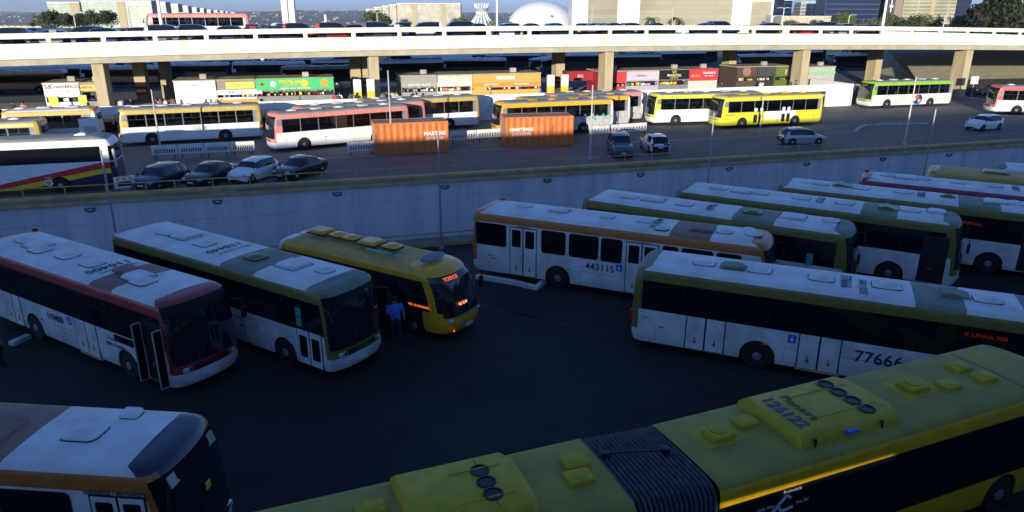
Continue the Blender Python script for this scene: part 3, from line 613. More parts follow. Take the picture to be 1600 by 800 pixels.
gb = facade_mat('grey_louvred_facade', (.16, .19, .20), (.45, .45, .42), 6, 3.4, .18, .6); bb = facade_mat('beige_office_facade', (.24, .25, .17), (.40, .37, .26), 14, 3.2, .22, .7)
slab('office_building', 'dark blue glass tower just right of the library', 1205, 1222, -14, 800, 20, bl2, side=bl2); slab('office_building', 'lower blue glass wing of the tower right of the library', 1223, 1235, 0, 830, 20, bl, side=bl)
slab('office_building', 'grey louvred office building between the blue ones', 1249, 1286, 3, 820, 20, gb, side=gb)
slab('office_building', 'broad blue glass office building with pale floor lines', 1287, 1371, -14, 720, 24, bl, side=bl2); slab('office_building', 'dark blue slab right of the broad blue office building', 1372, 1388, -14, 740, 20, bl2, side=bl2)
slab('office_building', 'beige office building with a tan vertical strip', 1408, 1490, -14, 700, 24, bb, side=bb, strips=[(.52, .60, tanm)]); slab('office_building', 'brown grey stair tower left of the beige office building', 1395, 1407, -14, 700, 20, mat('brown_grey_render', (.24, .20, .16), .8, dirt=.05), side=M['midgrey'])
slab('office_building', 'navy glass slab left of the big dark tree', 1491, 1513, -14, 720, 20, bl2, side=bl2)
r = thing('beacon_mast', 'white mast with a ball between the blue and beige buildings', 'mast', tuple(fp(1392, 14, 600))); b = MB(); b.tube([(0, 0, -12), (0, 0, 9)], .6, M['whiteclean'], 6, taper=.3); b.build('pole', r); b = MB(); b.lathe([(0, -1.6), (1.3, -1), (1.7, 0), (1.3, 1), (0, 1.6)], (0, 0, 2), 'z', M['whiteclean'], 12); b.build('ball', r)
# scattered houses on the far slopes
b = MB(); rg = random.Random(11); hm = [mat('far_house_white', (.36, .35, .33), .8, dirt=0), mat('far_house_tan', (.34, .26, .19), .8, dirt=0), mat('far_house_roof', (.26, .12, .07), .8, dirt=0)]
for i in range(900):
    t = rg.uniform(3900, 7800); s = rg.uniform(-.75, .55)*t
    if rg.random() < .25*(1+hn(s*3, t)): continue
    z = terrain_z(s, t); c = P(s, t, z); w = rg.uniform(6, 22); hh = rg.uniform(4, 10); mm = rg.choice(hm)
    b.box(c.x-w/2, c.x+w/2, c.y-w/3, c.y+w/3, c.z-6, c.z+hh, mm)
o = b.build('distant_houses'); o['kind'] = 'stuff'; tag(o, 'scatter of tiny houses on the far wooded slopes', 'houses')
b = MB(); cm = [mat('far_canopy', (.035, .055, .02), .9, dirt=0), mat('far_canopy_olive', (.06, .075, .03), .9, dirt=0)]
for i in range(2600):
    t = rg.uniform(1800, 8200)**1.0; s = rg.uniform(-.75, .6)*t; z = terrain_z(s, t); c = P(s, t, z); w = rg.uniform(8, 30)*(.6+t/9000); hh = rg.uniform(4, 9)
    k = 6; vs = [(c.x+w/2*math.cos(a)*rg.uniform(.7, 1.1), c.y+w/2*math.sin(a), c.z-3) for a in [j*math.pi/3 for j in range(k)]]+[(c.x+w*.3*math.cos(a+.3), c.y+w*.3*math.sin(a+.3), c.z+hh*rg.uniform(.7, 1.1)) for a in [j*math.pi/3 for j in range(k)]]
    b.add(vs, [(j, (j+1) % k, k+(j+1) % k, k+j) for j in range(k)]+[tuple(range(k, 2*k))], rg.choice(cm))
o = b.build('distant_woods'); o['kind'] = 'stuff'; tag(o, 'dark woods on the slopes towards the horizon', 'woods')

# ------------------------------------------------------------------ trees
leafm = {k: mat('foliage_'+k, c, .75, dirt=.0) for k, c in {'deep': (.010, .015, .006), 'dark': (.020, .030, .011), 'mid': (.05, .075, .02), 'light': (.085, .11, .03), 'olive': (.08, .085, .035), 'dry': (.12, .11, .06)}.items()}
bark = mat('bark', (.10, .075, .05), .9, dirt=.2)
def tree(u0, u1, vt, Y, label, mats_, vb=44, n=6000, leaf=None, name='broadleaf_tree', squash=1.0):
    rg = random.Random(int(u0*7+vt)); a, c = fp(u0, 40, Y), fp(u1, 40, Y); w = c.x-a.x; zt = fp((u0+u1)/2, vt, Y).z; zb_ = terrain_z(0, Y) if Y > 200 else ZU; zb_ = min(zb_, fp((u0+u1)/2, vb, Y).z)
    r = thing(name, label, 'tree', ((a.x+c.x)/2, Y, zb_), 0, 'trees beyond the viaduct'); H_ = zt-zb_; cr = w/2
    b = MB(); b.tube([(0, 0, 0), (.1*cr, 0, H_*.3), (0, .05*cr, H_*.55)], H_*.035, bark, 8, taper=H_*.018)
    for k in range(6):
        a_ = k*1.05+rg.random(); b.tube([(0, 0, H_*(.25+.04*k)), (math.cos(a_)*cr*.4, math.sin(a_)*cr*.4, H_*(.45+.04*k)), (math.cos(a_)*cr*.7, math.sin(a_)*cr*.7, H_*(.6+.03*k))], H_*.014, bark, 5, taper=H_*.005)
    b.build('trunk', r)
    clumps = []
    for k in range(26):
        a_ = rg.uniform(0, 2*math.pi); q = math.sqrt(rg.random())*.82; z = H_*(.30+.62*rg.random()*(1-q*.5)); clumps.append((math.cos(a_)*cr*q, math.sin(a_)*cr*q*.8, z, cr*rg.uniform(.18, .36), rg.choice(mats_)))
    lf = leaf or max(.35, w*.022); b = MB()
    for i in range(n):
        cx, cy, cz, rr, mm = rg.choice(clumps); d = Vector((rg.gauss(0, 1), rg.gauss(0, 1), rg.gauss(0, .8))).normalized()*rr*(rg.random()**.4); p = Vector((cx, cy, cz))+d
        p.z = min(p.z, H_*1.0); e1 = Vector((rg.gauss(0, 1), rg.gauss(0, 1), rg.gauss(0, 1))).normalized(); e2 = e1.cross(Vector((rg.gauss(0, 1), rg.gauss(0, 1), rg.gauss(0, 1)))).normalized(); s_ = lf*rg.uniform(.6, 1.3)
        b.face([p-e1*s_, p+e2*s_*.6, p+e1*s_, p-e2*s_*.6], mm if rg.random() < .75 else rg.choice(mats_))
    b.build('crown', r); return r
D_, M_, L_, O_, Y_ = (leafm[k] for k in ('dark', 'mid', 'light', 'olive', 'dry'))
tree(53, 114, 14, 330, 'rounded dark green tree in front of the leftmost ministry slab', [D_, M_, O_]); tree(102, 144, 20, 335, 'sparser dark tree between the two dense ones at the left', [D_, O_]); tree(128, 188, 14, 330, 'dense dark green tree in front of the widest ministry slab', [D_, M_])
tree(45, 58, 32, 400, 'tiny round tree left of the dark green trees', [D_, M_], n=700)
tree(566, 614, 16, 420, 'flat topped green tree left of the cream ministry slab', [M_, O_, L_]); tree(622, 646, 29, 400, 'small light tree in front of the cream ministry slab', [L_, O_], n=900); tree(666, 682, 33, 400, 'low bush before the middle of the cream ministry slab', [L_, O_], n=500); tree(702, 734, 26, 420, 'green tree between the cream slab and the cathedral', [M_, L_], n=1200)
tree(1297, 1338, 16, 260, 'mid green tree before the broad blue office building', [M_, L_, O_]); tree(1336, 1378, 29, 250, 'pale pinkish green shrub-like tree left of the bright green one', [O_, Y_], n=1400); tree(1374, 1403, 15, 255, 'bright green tree below the white ball mast', [M_, L_], n=1800)
tree(1398, 1472, 21, 250, 'wide olive tree before the beige office building', [O_, M_, D_], n=2600); tree(1474, 1516, 19, 250, 'thin green tree left of the big dark tree', [O_, L_, M_], n=1300); tree(1508, 1640, -22, 210, 'huge dark green tree at the right edge', [leafm['deep'], leafm['deep'], D_], n=9000, leaf=.7)
tree(1222, 1250, 31, 300, 'small tree in front of the low beige building', [M_, O_], n=700); tree(1262, 1292, 30, 300, 'small dark tree right of the low beige building', [D_, M_], n=700); tree(755, 800, 33, 520, 'low trees between cathedral and dome', [M_, L_], n=900)
def palm(u0, u1, vt, Y, label):
    rg = random.Random(u0); a, c = fp(u0, 40, Y), fp(u1, 40, Y); cr = (c.x-a.x)/2; zt = fp((u0+u1)/2, vt, Y).z; r = thing('palm_tree', label, 'tree', ((a.x+c.x)/2, Y, zt-9), 0, 'trees beyond the viaduct')
    b = MB(); b.tube([(0, 0, 0), (0, 0, 8)], .35, bark, 7, taper=.22); b.build('trunk', r); b = MB()
    for k in range(22):
        a_ = k*.91; el = rg.uniform(-.1, 1.0); d = Vector((math.cos(a_), math.sin(a_), 0)); pts = [Vector((0, 0, 8))+d*cr*f+Vector((0, 0, cr*(el*f-1.1*f*f))) for f in (0, .25, .5, .75, 1.0)]; sd_ = Vector((-d.y, d.x, 0))*cr*.09
        for p, q in zip(pts, pts[1:]): b.face([p-sd_, q-sd_, q+Vector((0, 0, .1)), p+Vector((0, 0, .1))], rg.choice([M_, L_])); b.face([p+sd_, q+sd_, q+Vector((0, 0, .1)), p+Vector((0, 0, .1))], rg.choice([M_, O_]))
    b.build('crown', r)
palm(1002, 1032, 27, 420, 'palm tree in front of the tan library panel, the left one'); palm(1040, 1072, 27, 420, 'palm tree in front of the tan library panel, the right one')
# ------------------------------------------------------------------ buses
def wheel(parent, x, y, side, r=.5, rimm=None, w=.28):
    o = MB().lathe([(r*.62, 0), (r*.93, 0), (r, -.05), (r, -w+.05), (r*.93, -w), (r*.55, -w)], (0, 0, 0), 'y', M['rubber'], 22)
    if side > 0: pass
    t = o.build('wheel', parent, (x, y + (.0 if side > 0 else 0), r))
    k = MB().lathe([(r*.63, -.01), (r*.60, .0), (r*.52, -.05), (r*.34, -.03), (r*.30, .02), (r*.16, .04), (0, .045)], (0, 0, 0), 'y', rimm or M['rim'], 18)
    for i in range(8):
        a = i*math.pi/4; k.lathe([(.02, -.02), (.02, .035)], (math.cos(a)*r*.4, 0, math.sin(a)*r*.4), 'y', M['dark'], 6)
    k.build('rim', t)
    if side < 0: t.rotation_euler[2] = math.pi
    return t

def hatch(parent, kind, x, y, z, m, s=1.0, name=None):
    b = MB()  # dark skirts added under the lids to draw their shadow gap
    if kind == 'round': b.bbox(x-.43*s, x+.43*s, y-.35*s, y+.35*s, z-.03, z+.022, M['dark'], .13, top=False)
    elif kind == 'square': b.bbox(x-.52*s, x+.52*s, y-.44*s, y+.44*s, z-.03, z+.018, M['dark'], .06, top=False)
    elif kind == 'pillow': b.bbox(x-.31*s, x+.31*s, y-.25*s, y+.25*s, z-.03, z+.015, M['dark'], .04, top=False)
    if kind == 'round':       # domed round ventilator on a square collar
        b.bbox(x-.40*s, x+.40*s, y-.32*s, y+.32*s, z+.022, z+.05, m, .12, top=False); b.bbox(x-.40*s, x+.40*s, y-.32*s, y+.32*s, z+.05, z+.085, m, .035)
        b.lathe([(.27*s, .07), (.26*s, .11), (.18*s, .14), (0, .15)], (x, y, z), 'z', m, 16)
    elif kind == 'square':    # emergency hatch with raised lid
        b.bbox(x-.50*s, x+.50*s, y-.42*s, y+.42*s, z-.03, z+.04, m, .05)
        b.bbox(x-.44*s, x+.44*s, y-.36*s, y+.36*s, z+.06, z+.13, m, .06)
        b.box(x-.40*s, x+.40*s, y-.33*s, y+.33*s, z+.03, z+.07, M['dark'])
    elif kind == 'step':      # two pillows on a plate
        b.bbox(x-.62*s, x+.62*s, y-.46*s, y+.46*s, z-.03, z+.045, m, .08)
        b.bbox(x-.30*s, x+.28*s, y-.30*s, y+.24*s, z+.045, z+.17, m, .035)
        b.lathe([(.2*s, .18), (.19*s, .19), (0, .2)], (x, y, z), 'z', m, 14)
    elif kind == 'pillow':
        b.bbox(x-.30*s, x+.30*s, y-.24*s, y+.24*s, z+.015, z+.13, m, .035)
        b.lathe([(.17*s, .13), (.16*s, .145), (0, .15)], (x, y, z), 'z', m, 14)
    elif kind == 'scoop':
        q = [(-.42, -.02), (-.40, .10), (-.1, .17), (.42, .05), (.44, -.02)]
        b.prism(q, y-.33*s, y+.33*s, m, lambda a, c, n: (x+a*s, n, z+c))
    return b.build(name or 'roof_hatch', parent)

def bus_shell(root, L, W=2.5, H=3.2, zb=1.6, zt=2.70, low=None, cove=None, roof=None, patches=(), front=None, rear=None, bumper=None,
              wheels=(), windows=(), clear=(), glass_band=True, band=None, cf=.30, bow=.12, rake=.17, swoosh=None, round_front=False,
              cut_rear=False, cut_front=False, wz=(1.0, 2.62), front_roof=None, rear_roof=None, wr=.5, dest=True, destmat=None, cr=.34,
              clear_far=True, skirt=.32, pillar=None, rearwin=True):
    """closed shell built as stacked plan outlines; faces go to body / window_band / windscreen / roof parts"""
    h = L/2; w = W/2; ar = wr+.09
    pillar = pillar or band
    sr = H-3.2
    levels = [(skirt, w-.05, -.10, .10), (.52, w-.005, -.01, .02), (.8, w, 0, 0), (1.11, w, 0, 0), (zb, w, -.05, 0), ((zb+zt)/2, w-.005, -.01-rake*.38, .02),
              (zt, w-.015, -.01-rake, .05), (2.94+sr, w-.025, -.08-rake*1.05, .08), (3.06+sr, w-.06, -.13-rake*1.1, .12), (3.135+sr, w-.13, -.22-rake*1.2, .19), (3.175+sr, w-.26, -.38-rake*1.3, .32)]
    if round_front:
        levels = [(skirt, w-.06, -.12, .10), (.50, w-.01, .0, .02), (.74, w, .03, 0), (.98, w, .0, 0), (zb, w, -.05, 0), ((zb+zt)/2-.05, w-.01, -.17, .02),
                  (zt-.05, w-.03, -.40, .05), (2.66+sr, w-.05, -.60, .09), (2.78+sr, w-.11, -.76, .15), (2.87+sr, w-.22, -.97, .26), (2.92+sr, w-.42, -1.25, .46)]
    if cut_front: levels = [(a, b, 0, d) for a, b, c, d in levels]
    if cut_rear: levels = [(a, b, c, 0) for a, b, c, d in levels]
    xs = set()
    for xw in wheels:
        for k in range(0, 13): xs.add(round(xw - ar*math.cos(math.pi*k/12), 3))
    for a, b in list(windows)+list(clear): xs.add(round(a, 3)); xs.add(round(b, 3))
    for a, b, _ in patches: xs.add(round(a, 3)); xs.add(round(b, 3))
    fe = h - (0 if cut_front else cf+.25); re = -h + (0 if cut_rear else cr+.1)
    for k in range(25): xs.add(round(re + (fe-re)*k/24, 3))
    lo, hi = (-h+.02 if cut_rear else -h+cr+.06), (h-.02 if cut_front else h-.30-cf)
    xs = sorted(x for x in xs if lo < x < hi)
    xs2 = []
    for x in xs:
        if not xs2 or x-xs2[-1] > .012: xs2.append(x)
    xs = xs2
    NF = 0 if cut_front else 14; NR = 0 if cut_rear else 8
    def arch(x):
        z = 0
        for xw in wheels:
            d = abs(x-xw)
            if d < ar-.001: z = max(z, wr + math.sqrt(ar*ar-d*d))
        return z
    rings = []; kinds = None
    for (z, ww, dxf, dxr) in levels:
        xf = h+dxf; xr = -h+dxr; pts = []; kd = []
        c_f = 0 if cut_front else cf; c_r = 0 if cut_rear else cr
        fE, rE = xf-c_f-(0 if cut_front else bow), xr+c_r
        row = [rE]+[min(max(x, rE+.002*(i+1)), fE-.002*(len(xs)-i)) for i, x in enumerate(xs)]+[fE]
        for i, x in enumerate(row):
            zz = max(z, arch(x)) if 0 < i < len(row)-1 else z
            pts.append((x, -ww, min(zz, zb) if z < zb else z)); kd.append('R')
        kd[-1] = 'F'
        for k in range(1, NF):
            yy = math.sin(math.pi*(k/NF-.5)); e = (1-(1-abs(yy)**3.2)**(1/3.2)); pts.append((xf-c_f*e-bow*yy*yy, ww*yy, z)); kd.append('F')
        for i, x in enumerate(reversed(row)):
            zz = max(z, arch(x)) if 0 < i < len(row)-1 else z
            pts.append((x, ww, min(zz, zb) if z < zb else z)); kd.append('L')
        kd[-1] = 'B'
        for k in range(1, NR):
            yy = -math.sin(math.pi*(k/NR-.5)); e = (1-(1-abs(yy)**3.5)**(1/3.5)); pts.append((xr+c_r*e, ww*yy, z)); kd.append('B')
        rings.append(pts); kinds = kd
    n = len(rings[0]); parts = {}
    def put(part, pts, m, smooth=True):
        parts.setdefault(part, MB()).face(pts, m, smooth)
    def patch(x):
        for a, b, m in patches:
            if a <= x < b: return m
        return roof
    for k in range(len(rings)-1):
        for i in range(n):
            j = (i+1) % n; q = [rings[k][i], rings[k][j], rings[k+1][j], rings[k+1][i]]
            cx = sum(p[0] for p in q)/4; cy = sum(p[1] for p in q)/4; cz = (levels[k][0]+levels[k+1][0])/2; kd = kinds[i]
            if max(p[2] for p in q)-min(p[2] for p in q) < .002 and k < 5: continue
            if (cut_front and kd == 'F') or (cut_rear and kd == 'B'): continue
            if k <= 3:
                m = low
                if kd == 'F': m = (bumper or low) if k <= 1 else (front or low)
                elif kd == 'B': m = (bumper or low) if k <= 1 else (rear or low)
                part = 'bumper' if (kd in 'FB' and k <= 1) else 'body'
                if swoosh: m = swoosh(kd, cx, cz) or m
                if kd == 'F' and k == 3 and abs(cy) < w*(.9 if round_front else .95): part, m = ('windscreen', M['wglass'])
                if part == 'bumper': part = 'front_bumper' if kd == 'F' else 'rear_bumper'
                put(part, q, m)
            elif k in (4, 5):
                if kd == 'F':
                    if abs(cy) < w*.955: put('windscreen', q, M['wglass'])
                    else: put('body', q, cove)
                elif kd == 'B':
                    if rearwin and abs(cy) < w*.8 and k == 5: put('rear_window', q, M['dglass'])
                    else: put('body', q, rear or low)
                else:
                    if any(a-.004 <= cx <= b+.004 for a, b in clear): continue
                    if glass_band and re+.1 < cx < h-.75: put('body' if clear else 'window_band', q, pillar or M['dglass'])
                    else: put('body', q, cove if cx > h-.75 else (rear or low) if cx < re+.1 else low)
            elif k == 6:
                if kd == 'F' and dest and abs(cy) < w*.93: put('destination_sign', q, destmat or M['dest'])
                elif kd == 'F': put('roof', q, cove if abs(cy) > w*.8 else (front_roof or front or cove))
                elif kd == 'B': put('roof', q, rear_roof or rear or cove)
                else: put('roof', q, cove)
            else:
                if kd == 'F' and k == 7 and dest == 'high' and abs(cy) < w*.93: put('destination_sign', q, M['dest'])
                elif kd == 'F': put('roof', q, cove if (k == 7 and abs(cy) > w*.8) else (front_roof or cove))
                elif kd == 'B': put('roof', q, rear_roof or cove)
                else: put('roof', q, cove if k == 7 else patch(cx))
    # crown of the roof: join left and right of the top ring
    T = rings[-1]; nR = len(xs)+2; zt_ = levels[-1][0]
    def across(p, q, f): return (p[0]+(q[0]-p[0])*f, p[1]+(q[1]-p[1])*f, zt_ + .035*math.sin(math.pi*f))
    Rr = T[:nR]; Ll = list(reversed(T[nR+max(NF-1, 0):nR+max(NF-1, 0)+nR]))
    for i in range(nR-1):
        cx = (Rr[i][0]+Rr[i+1][0])/2
        for a in range(6):
            f0, f1 = a/6, (a+1)/6
            put('roof', [across(Rr[i], Ll[i], f0), across(Rr[i+1], Ll[i+1], f0), across(Rr[i+1], Ll[i+1], f1), across(Rr[i], Ll[i], f1)], patch(cx))
    if NF: 
        fr = [T[nR-1]]+T[nR:nR+NF-1]+[T[nR+NF-1]]; back = [across(Rr[-1], Ll[-1], a/6) for a in range(6, -1, -1)]
        put('roof', fr+back[1:-1], front_roof or cove, True)
    if NR:
        rr = [Ll[0]]+T[2*nR+NF-1:]+[Rr[0]]; back = [across(Rr[0], Ll[0], a/6) for a in range(0, 7)]
        put('roof', rr+back[1:-1], rear_roof or cove, True)
    for nm, b in parts.items(): b.build(nm, root, merge=True, sharp=32)
    # chassis seen in the wheel arches and under the skirts
    u = MB(); x0, x1 = -h+.4, h-.6
    u.box(x0, x1, -w+.34, w-.34, .30, 1.0, M['dark']); u.build('underbody', root)
    return levels

def side_panel(root, name, side, x0, x1, z0, z1, W, m, proud=.006, rad=.0, thick=.02, parent=None):
    """flat panel on a bus side with rounded corners; side -1 = right, +1 = left"""
    y = side*(W/2); pts = []
    if rad > 0:
        for cx, cz, a0 in ((x1-rad, z1-rad, 0), (x0+rad, z1-rad, 90), (x0+rad, z0+rad, 180), (x1-rad, z0+rad, 270)):
            for k in range(5): a = R(a0+22.5*k); pts.append((cx+rad*math.cos(a), cz+rad*math.sin(a)))
    else: pts = [(x1, z1), (x0, z1), (x0, z0), (x1, z0)]
    b = MB(); b.prism(pts, y-side*thick, y+side*proud, m, lambda a, c, n: (a, n, c)); return b.build(name, parent or root)

def clear_windows(root, L, W, wins, side_list, zb, zt, glass, fr=None, split=True):
    for a, b in wins:
        for s in side_list:
            y = s*(W/2-.012); fr_ = fr or M['dark']; f = MB()
            for q in ((a, a+.045, zb, zt), (b-.045, b, zb, zt), (a, b, zb, zb+.045), (a, b, zt-.05, zt)):
                f.box(q[0], q[1], y-.02, y+.02, q[2], q[3], fr_)
            if split: f.box(a+.045, b-.045, y-.014, y+.014, zt-.46, zt-.425, fr_)
            if split and b-a > 1.1: f.box((a+b)/2-.02, (a+b)/2+.02, y-.014, y+.014, zt-.43, zt-.05, fr_)
            w_ = f.build('window', root)
            g = MB(); g.box(a+.04, b-.04, y-.004, y+.004, zb+.04, zt-.045, glass); g.build('pane', w_)

def interior(root, L, W, x0, x1, zb, seatm):
    f = MB(); f.box(x0, x1, -W/2+.06, W/2-.06, .86, .90, M['floor']); f.box(x0, x1, -.05, .05, 2.8, 2.84, M['inner']); f.build('floor', root)
    proto = None; x = x0+.6
    while x < x1-.9:
        for y in (-.72, .72):
            if random.random() < .9:
                if proto is None:
                    b = MB(); b.bbox(-.02, .42, -.42, .42, .40, .50, seatm, .03); b.bbox(-.12, -.02, -.42, .42, .45, 1.05, seatm, .03)
                    b.box(.1, .2, -.3, .3, 0, .4, M['dark']); b.tube([(-.1, -.4, 1.0), (-.1, -.4, 1.12), (-.1, .4, 1.12), (-.1, .4, 1.0)], .018, M['rail'])
                    proto = b.build('seat', root, (x, y, .9)); o = proto
                else: o = proto.copy(); COL.objects.link(o); o.parent = root; o.location = (x, y, .9)
        x += .78
    r = MB()
    for y in (-.42, .42):
        r.tube([(x0+.3, y, 2.62), (x1-.3, y, 2.62)], .02, M['rail'], 5)
        x = x0+.7
        while x < x1-.5: r.tube([(x, y, .9), (x, y, 2.62)], .022, M['rail'], 5); x += 1.56
    r.build('handrail', root)

def front_kit(root, L, W, H, m_mask, zb=1.2, mirror=True, plate=True, cf=.5, dark_mask=None, grille=True):
    h = L/2
    for s in (-1, 1):
        b = MB(); b.bbox(h-.34, h-.055, s*(W/2-.46)-.20, s*(W/2-.46)+.20, .84, 1.0, M['lamp'], .05); hl = b.build('headlight', root)
        b = MB(); b.lathe([(.08, 0), (.07, .012), (0, .014)], (0, 0, 0), 'z', M['chrome'], 12); o = b.build('reflector', hl, (h-.06, s*(W/2-.50), .92)); o.rotation_euler[1] = R(90)
        if mirror:
            b = MB(); z = 2.5; b.tube([(h-.40, s*(W/2-.02), z+.1), (h+.02, s*(W/2+.10), z+.12), (h+.10, s*(W/2+.12), z-.1)], .02, M['dark'])
            b.bbox(h+.02, h+.14, s*(W/2+.12)-.10, s*(W/2+.12)+.10, z-.52, z-.1, M['dark'], .04); b.build('mirror', root)
    b = MB()
    if grille:
        for k in range(3): b.box(h-.04, h+.008, -.62, .62, .84+k*.07, .87+k*.07, M['dark'])
        b.build('grille', root)
    if plate: MB().box(h-.04, h+.012, -.22, .22, .46, .58, M['plate']).build('number_plate', root)
    for s in (-.5, .45):
        b = MB(); b.tube([(h+.0, s, 1.16), (h-.02, s+.25, 1.45), (h-.08, s+.5, 1.75)], .014, M['dark'], 4); b.build('wiper', root)

def rear_kit(root, L, W, plate=True):
    h = L/2
    for s in (-1, 1):
        b = MB(); b.bbox(-h-.012, -h+.2, s*(W/2-.25)-.11, s*(W/2-.25)+.11, .95, 1.45, M['redlamp'], .04); b.build('tail_light', root)
    b = MB(); b.box(-h-.006, -h+.1, -.6, .6, .75, 1.12, M['dark'])
    for k in range(5): b.box(-h-.016, -h, -.58, .58, .78+k*.07, .81+k*.07, M['midgrey'])
    b.build('engine_grille', root)
    MB().box(-h-.012, -h+.1, -.2, .2, .55, .68, M['plate']).build('number_plate', root)

def door(root, side, x0, x1, W, leafm, zb=.38, zt=2.6, arrows=True, glass=None, gz=(1.7, 2.5), dark_top=None):
    xm = (x0+x1)/2; side_panel(root, 'door_frame', side, x0-.04, x1+.04, zb-.02, zt+.04, W, M['dglass'] if dark_top else M['dark'], .004)
    for a, b in ((x0, xm-.03), (xm+.03, x1)):
        d = side_panel(root, 'door', side, a, b, zb, zt if not dark_top else dark_top, W, leafm, .016)
        if not dark_top: side_panel(root, 'door_glass', side, a+.08, b-.08, gz[0], gz[1], W, glass or M['dglass'], .020, .05, parent=d)
        if arrows:
            y = side*(W/2+.019); c = (a+b)/2; q = MB(); z = .62
            q.box(c-.02, c+.02, min(y, y-side*.01), max(y, y-side*.01), z+.03, z+.2, M['redlamp'])
            q.prism([(c-.09, z+.07), (c, z-.04), (c+.09, z+.07), (c, z+.03)], y-side*.01, y, M['redlamp'], lambda a_, c_, n: (a_, n, c_)); q.build('door_arrow', d)

def side_text(root, body, size, m, side, x, z, W, bold=.0, name='fleet_number', sx=1.0):
    right = (1, 0, 0) if side < 0 else (-1, 0, 0)
    return text(body, size, m, root, (x, side*(W/2+.004), z), right, (0, 0, 1), name=name, bold=bold, sx=sx)
def roof_text(root, body, size, m, x, y, z=3.215, bold=.0, sx=1.0, name='fleet_number'):
    return text(body, size, m, root, (x, y, z), (0, -1, 0), (1, 0, 0), name=name, bold=bold, sx=sx)
def wheelchair_sign(root, side, x, z, W):
    p = side_panel(root, 'access_sign', side, x-.13, x+.13, z-.15, z+.15, W, M['blue'], .008)
    y = side*(W/2+.010); b = MB()
    b.lathe([(.06, 0), (.06, .004)], (x, y, z-.03), 'y', M['palewhite'], 12); b.lathe([(.022, 0), (.022, .005)], (x, y, z+.1), 'y', M['palewhite'], 8)
    b.box(x-.012, x+.012, y-.003, y+.004, z, z+.08, M['palewhite']); b.build('access_symbol', p)
def side_bits(root, side, L, W, m=None):
    h = L/2; b = MB(); y = side*W/2
    for k in range(4):
        x = -h+1.2+k*(L-2.4)/3; b.box(x-.09, x+.09, min(y, y+side*.012), max(y, y+side*.012), .98, 1.03, M['amber'] if k % 2 else M['redlamp'])
    b.build('side_marker', root)
    b = MB()
    for x in (-h+1.0, -h+5.4, h-4.6):       # service flaps: thin dark joints
        b.box(x-.005, x+.005, min(y, y+side*.003), max(y, y+side*.003), .42, 1.0, M['dark'])
    b.box(-h+5.4, h-4.6, min(y, y+side*.003), max(y, y+side*.003), .995, 1.005, M['dark']); b.build('panel_joint', root)

def bus_root(name, label, cat, x, y, z, yaw, group): return thing(name, label, cat, (x, y, z), R(yaw), group)
G_YARD = 'buses parked in the shaded lower yard'; G_ROAD = 'buses on the sunlit upper road'
# ------------------------------------------------------------------ the buses of the lower yard (right side towards the camera)
def yard_bus(name_label, x, y, yaw, L, cove, roofm, patches, low=None, front=None, windows='glued', hatches=(), doors=(), num=None, roofnum=None,
             front_open=False, extra=None, rear=None, front_roof=None, rear_roof=None, dz=3.2, bumper=None, opendoor=None, mirror=True, ax=(3.95, 2.75), dest=True):
    W = 2.5; h = L/2; r = bus_root('city_bus', name_label, 'bus', x, y, 0, yaw, G_YARD)
    low = low or M['white']; xr_, xf_ = -h+ax[0], h-ax[1]
    bus_shell(r, L, W, 3.2, low=low, cove=cove, roof=roofm, patches=patches, front=front or cove, rear=rear or cove, bumper=bumper or low, wheels=(xr_, xf_),
              glass_band=(windows == 'glued'), windows=[], front_roof=front_roof, rear_roof=rear_roof, pillar=M['dglass'], dest=dest)
    for s in (-1, 1):
        wheel(r, xr_, s*1.235, s); wheel(r, xf_, s*1.235, s)
    for kind, d, yy, m, sc in hatches: hatch(r, kind, -h+d, yy, 3.165+.03, m, sc)
    front_kit(r, L, W, 3.2, cove, mirror=mirror); rear_kit(r, L, W)
    for d0, d1 in doors:
        if windows == 'glued': door(r, -1, -h+d0, -h+d1, W, low, dark_top=1.6)
        else: door(r, -1, -h+d0, -h+d1, W, low)
    side_bits(r, -1, L, W)
    if windows == 'glued':
        b = MB(); x = -h+1.9
        while x < h-1.6: b.box(x-.012, x+.012, -W/2-.0035, -W/2+.01, 1.62, 2.68, M['rubber']); b.box(x-.012, x+1.3, -W/2-.0035, -W/2+.01, 2.30, 2.318, M['rubber']); x += 1.45
        b.build('pane_joint', r)
    if num: side_text(r, num[0], num[1], M['ink'], -1, -h+num[2], num[3], W, bold=.008)
    if roofnum: roof_text(r, roofnum[0], roofnum[1], M['ink'], -h+roofnum[2], 0, bold=.008)
    return r
dH = lambda m: [('round', 1.6, .15, m, 1), ('square', 2.5, .1, m, 1), ('round', 3.7, .05, m, .95), ('round', 5.1, .0, m, .95)]
wr_, gr_ = M['white_roof'], M['green_roof']

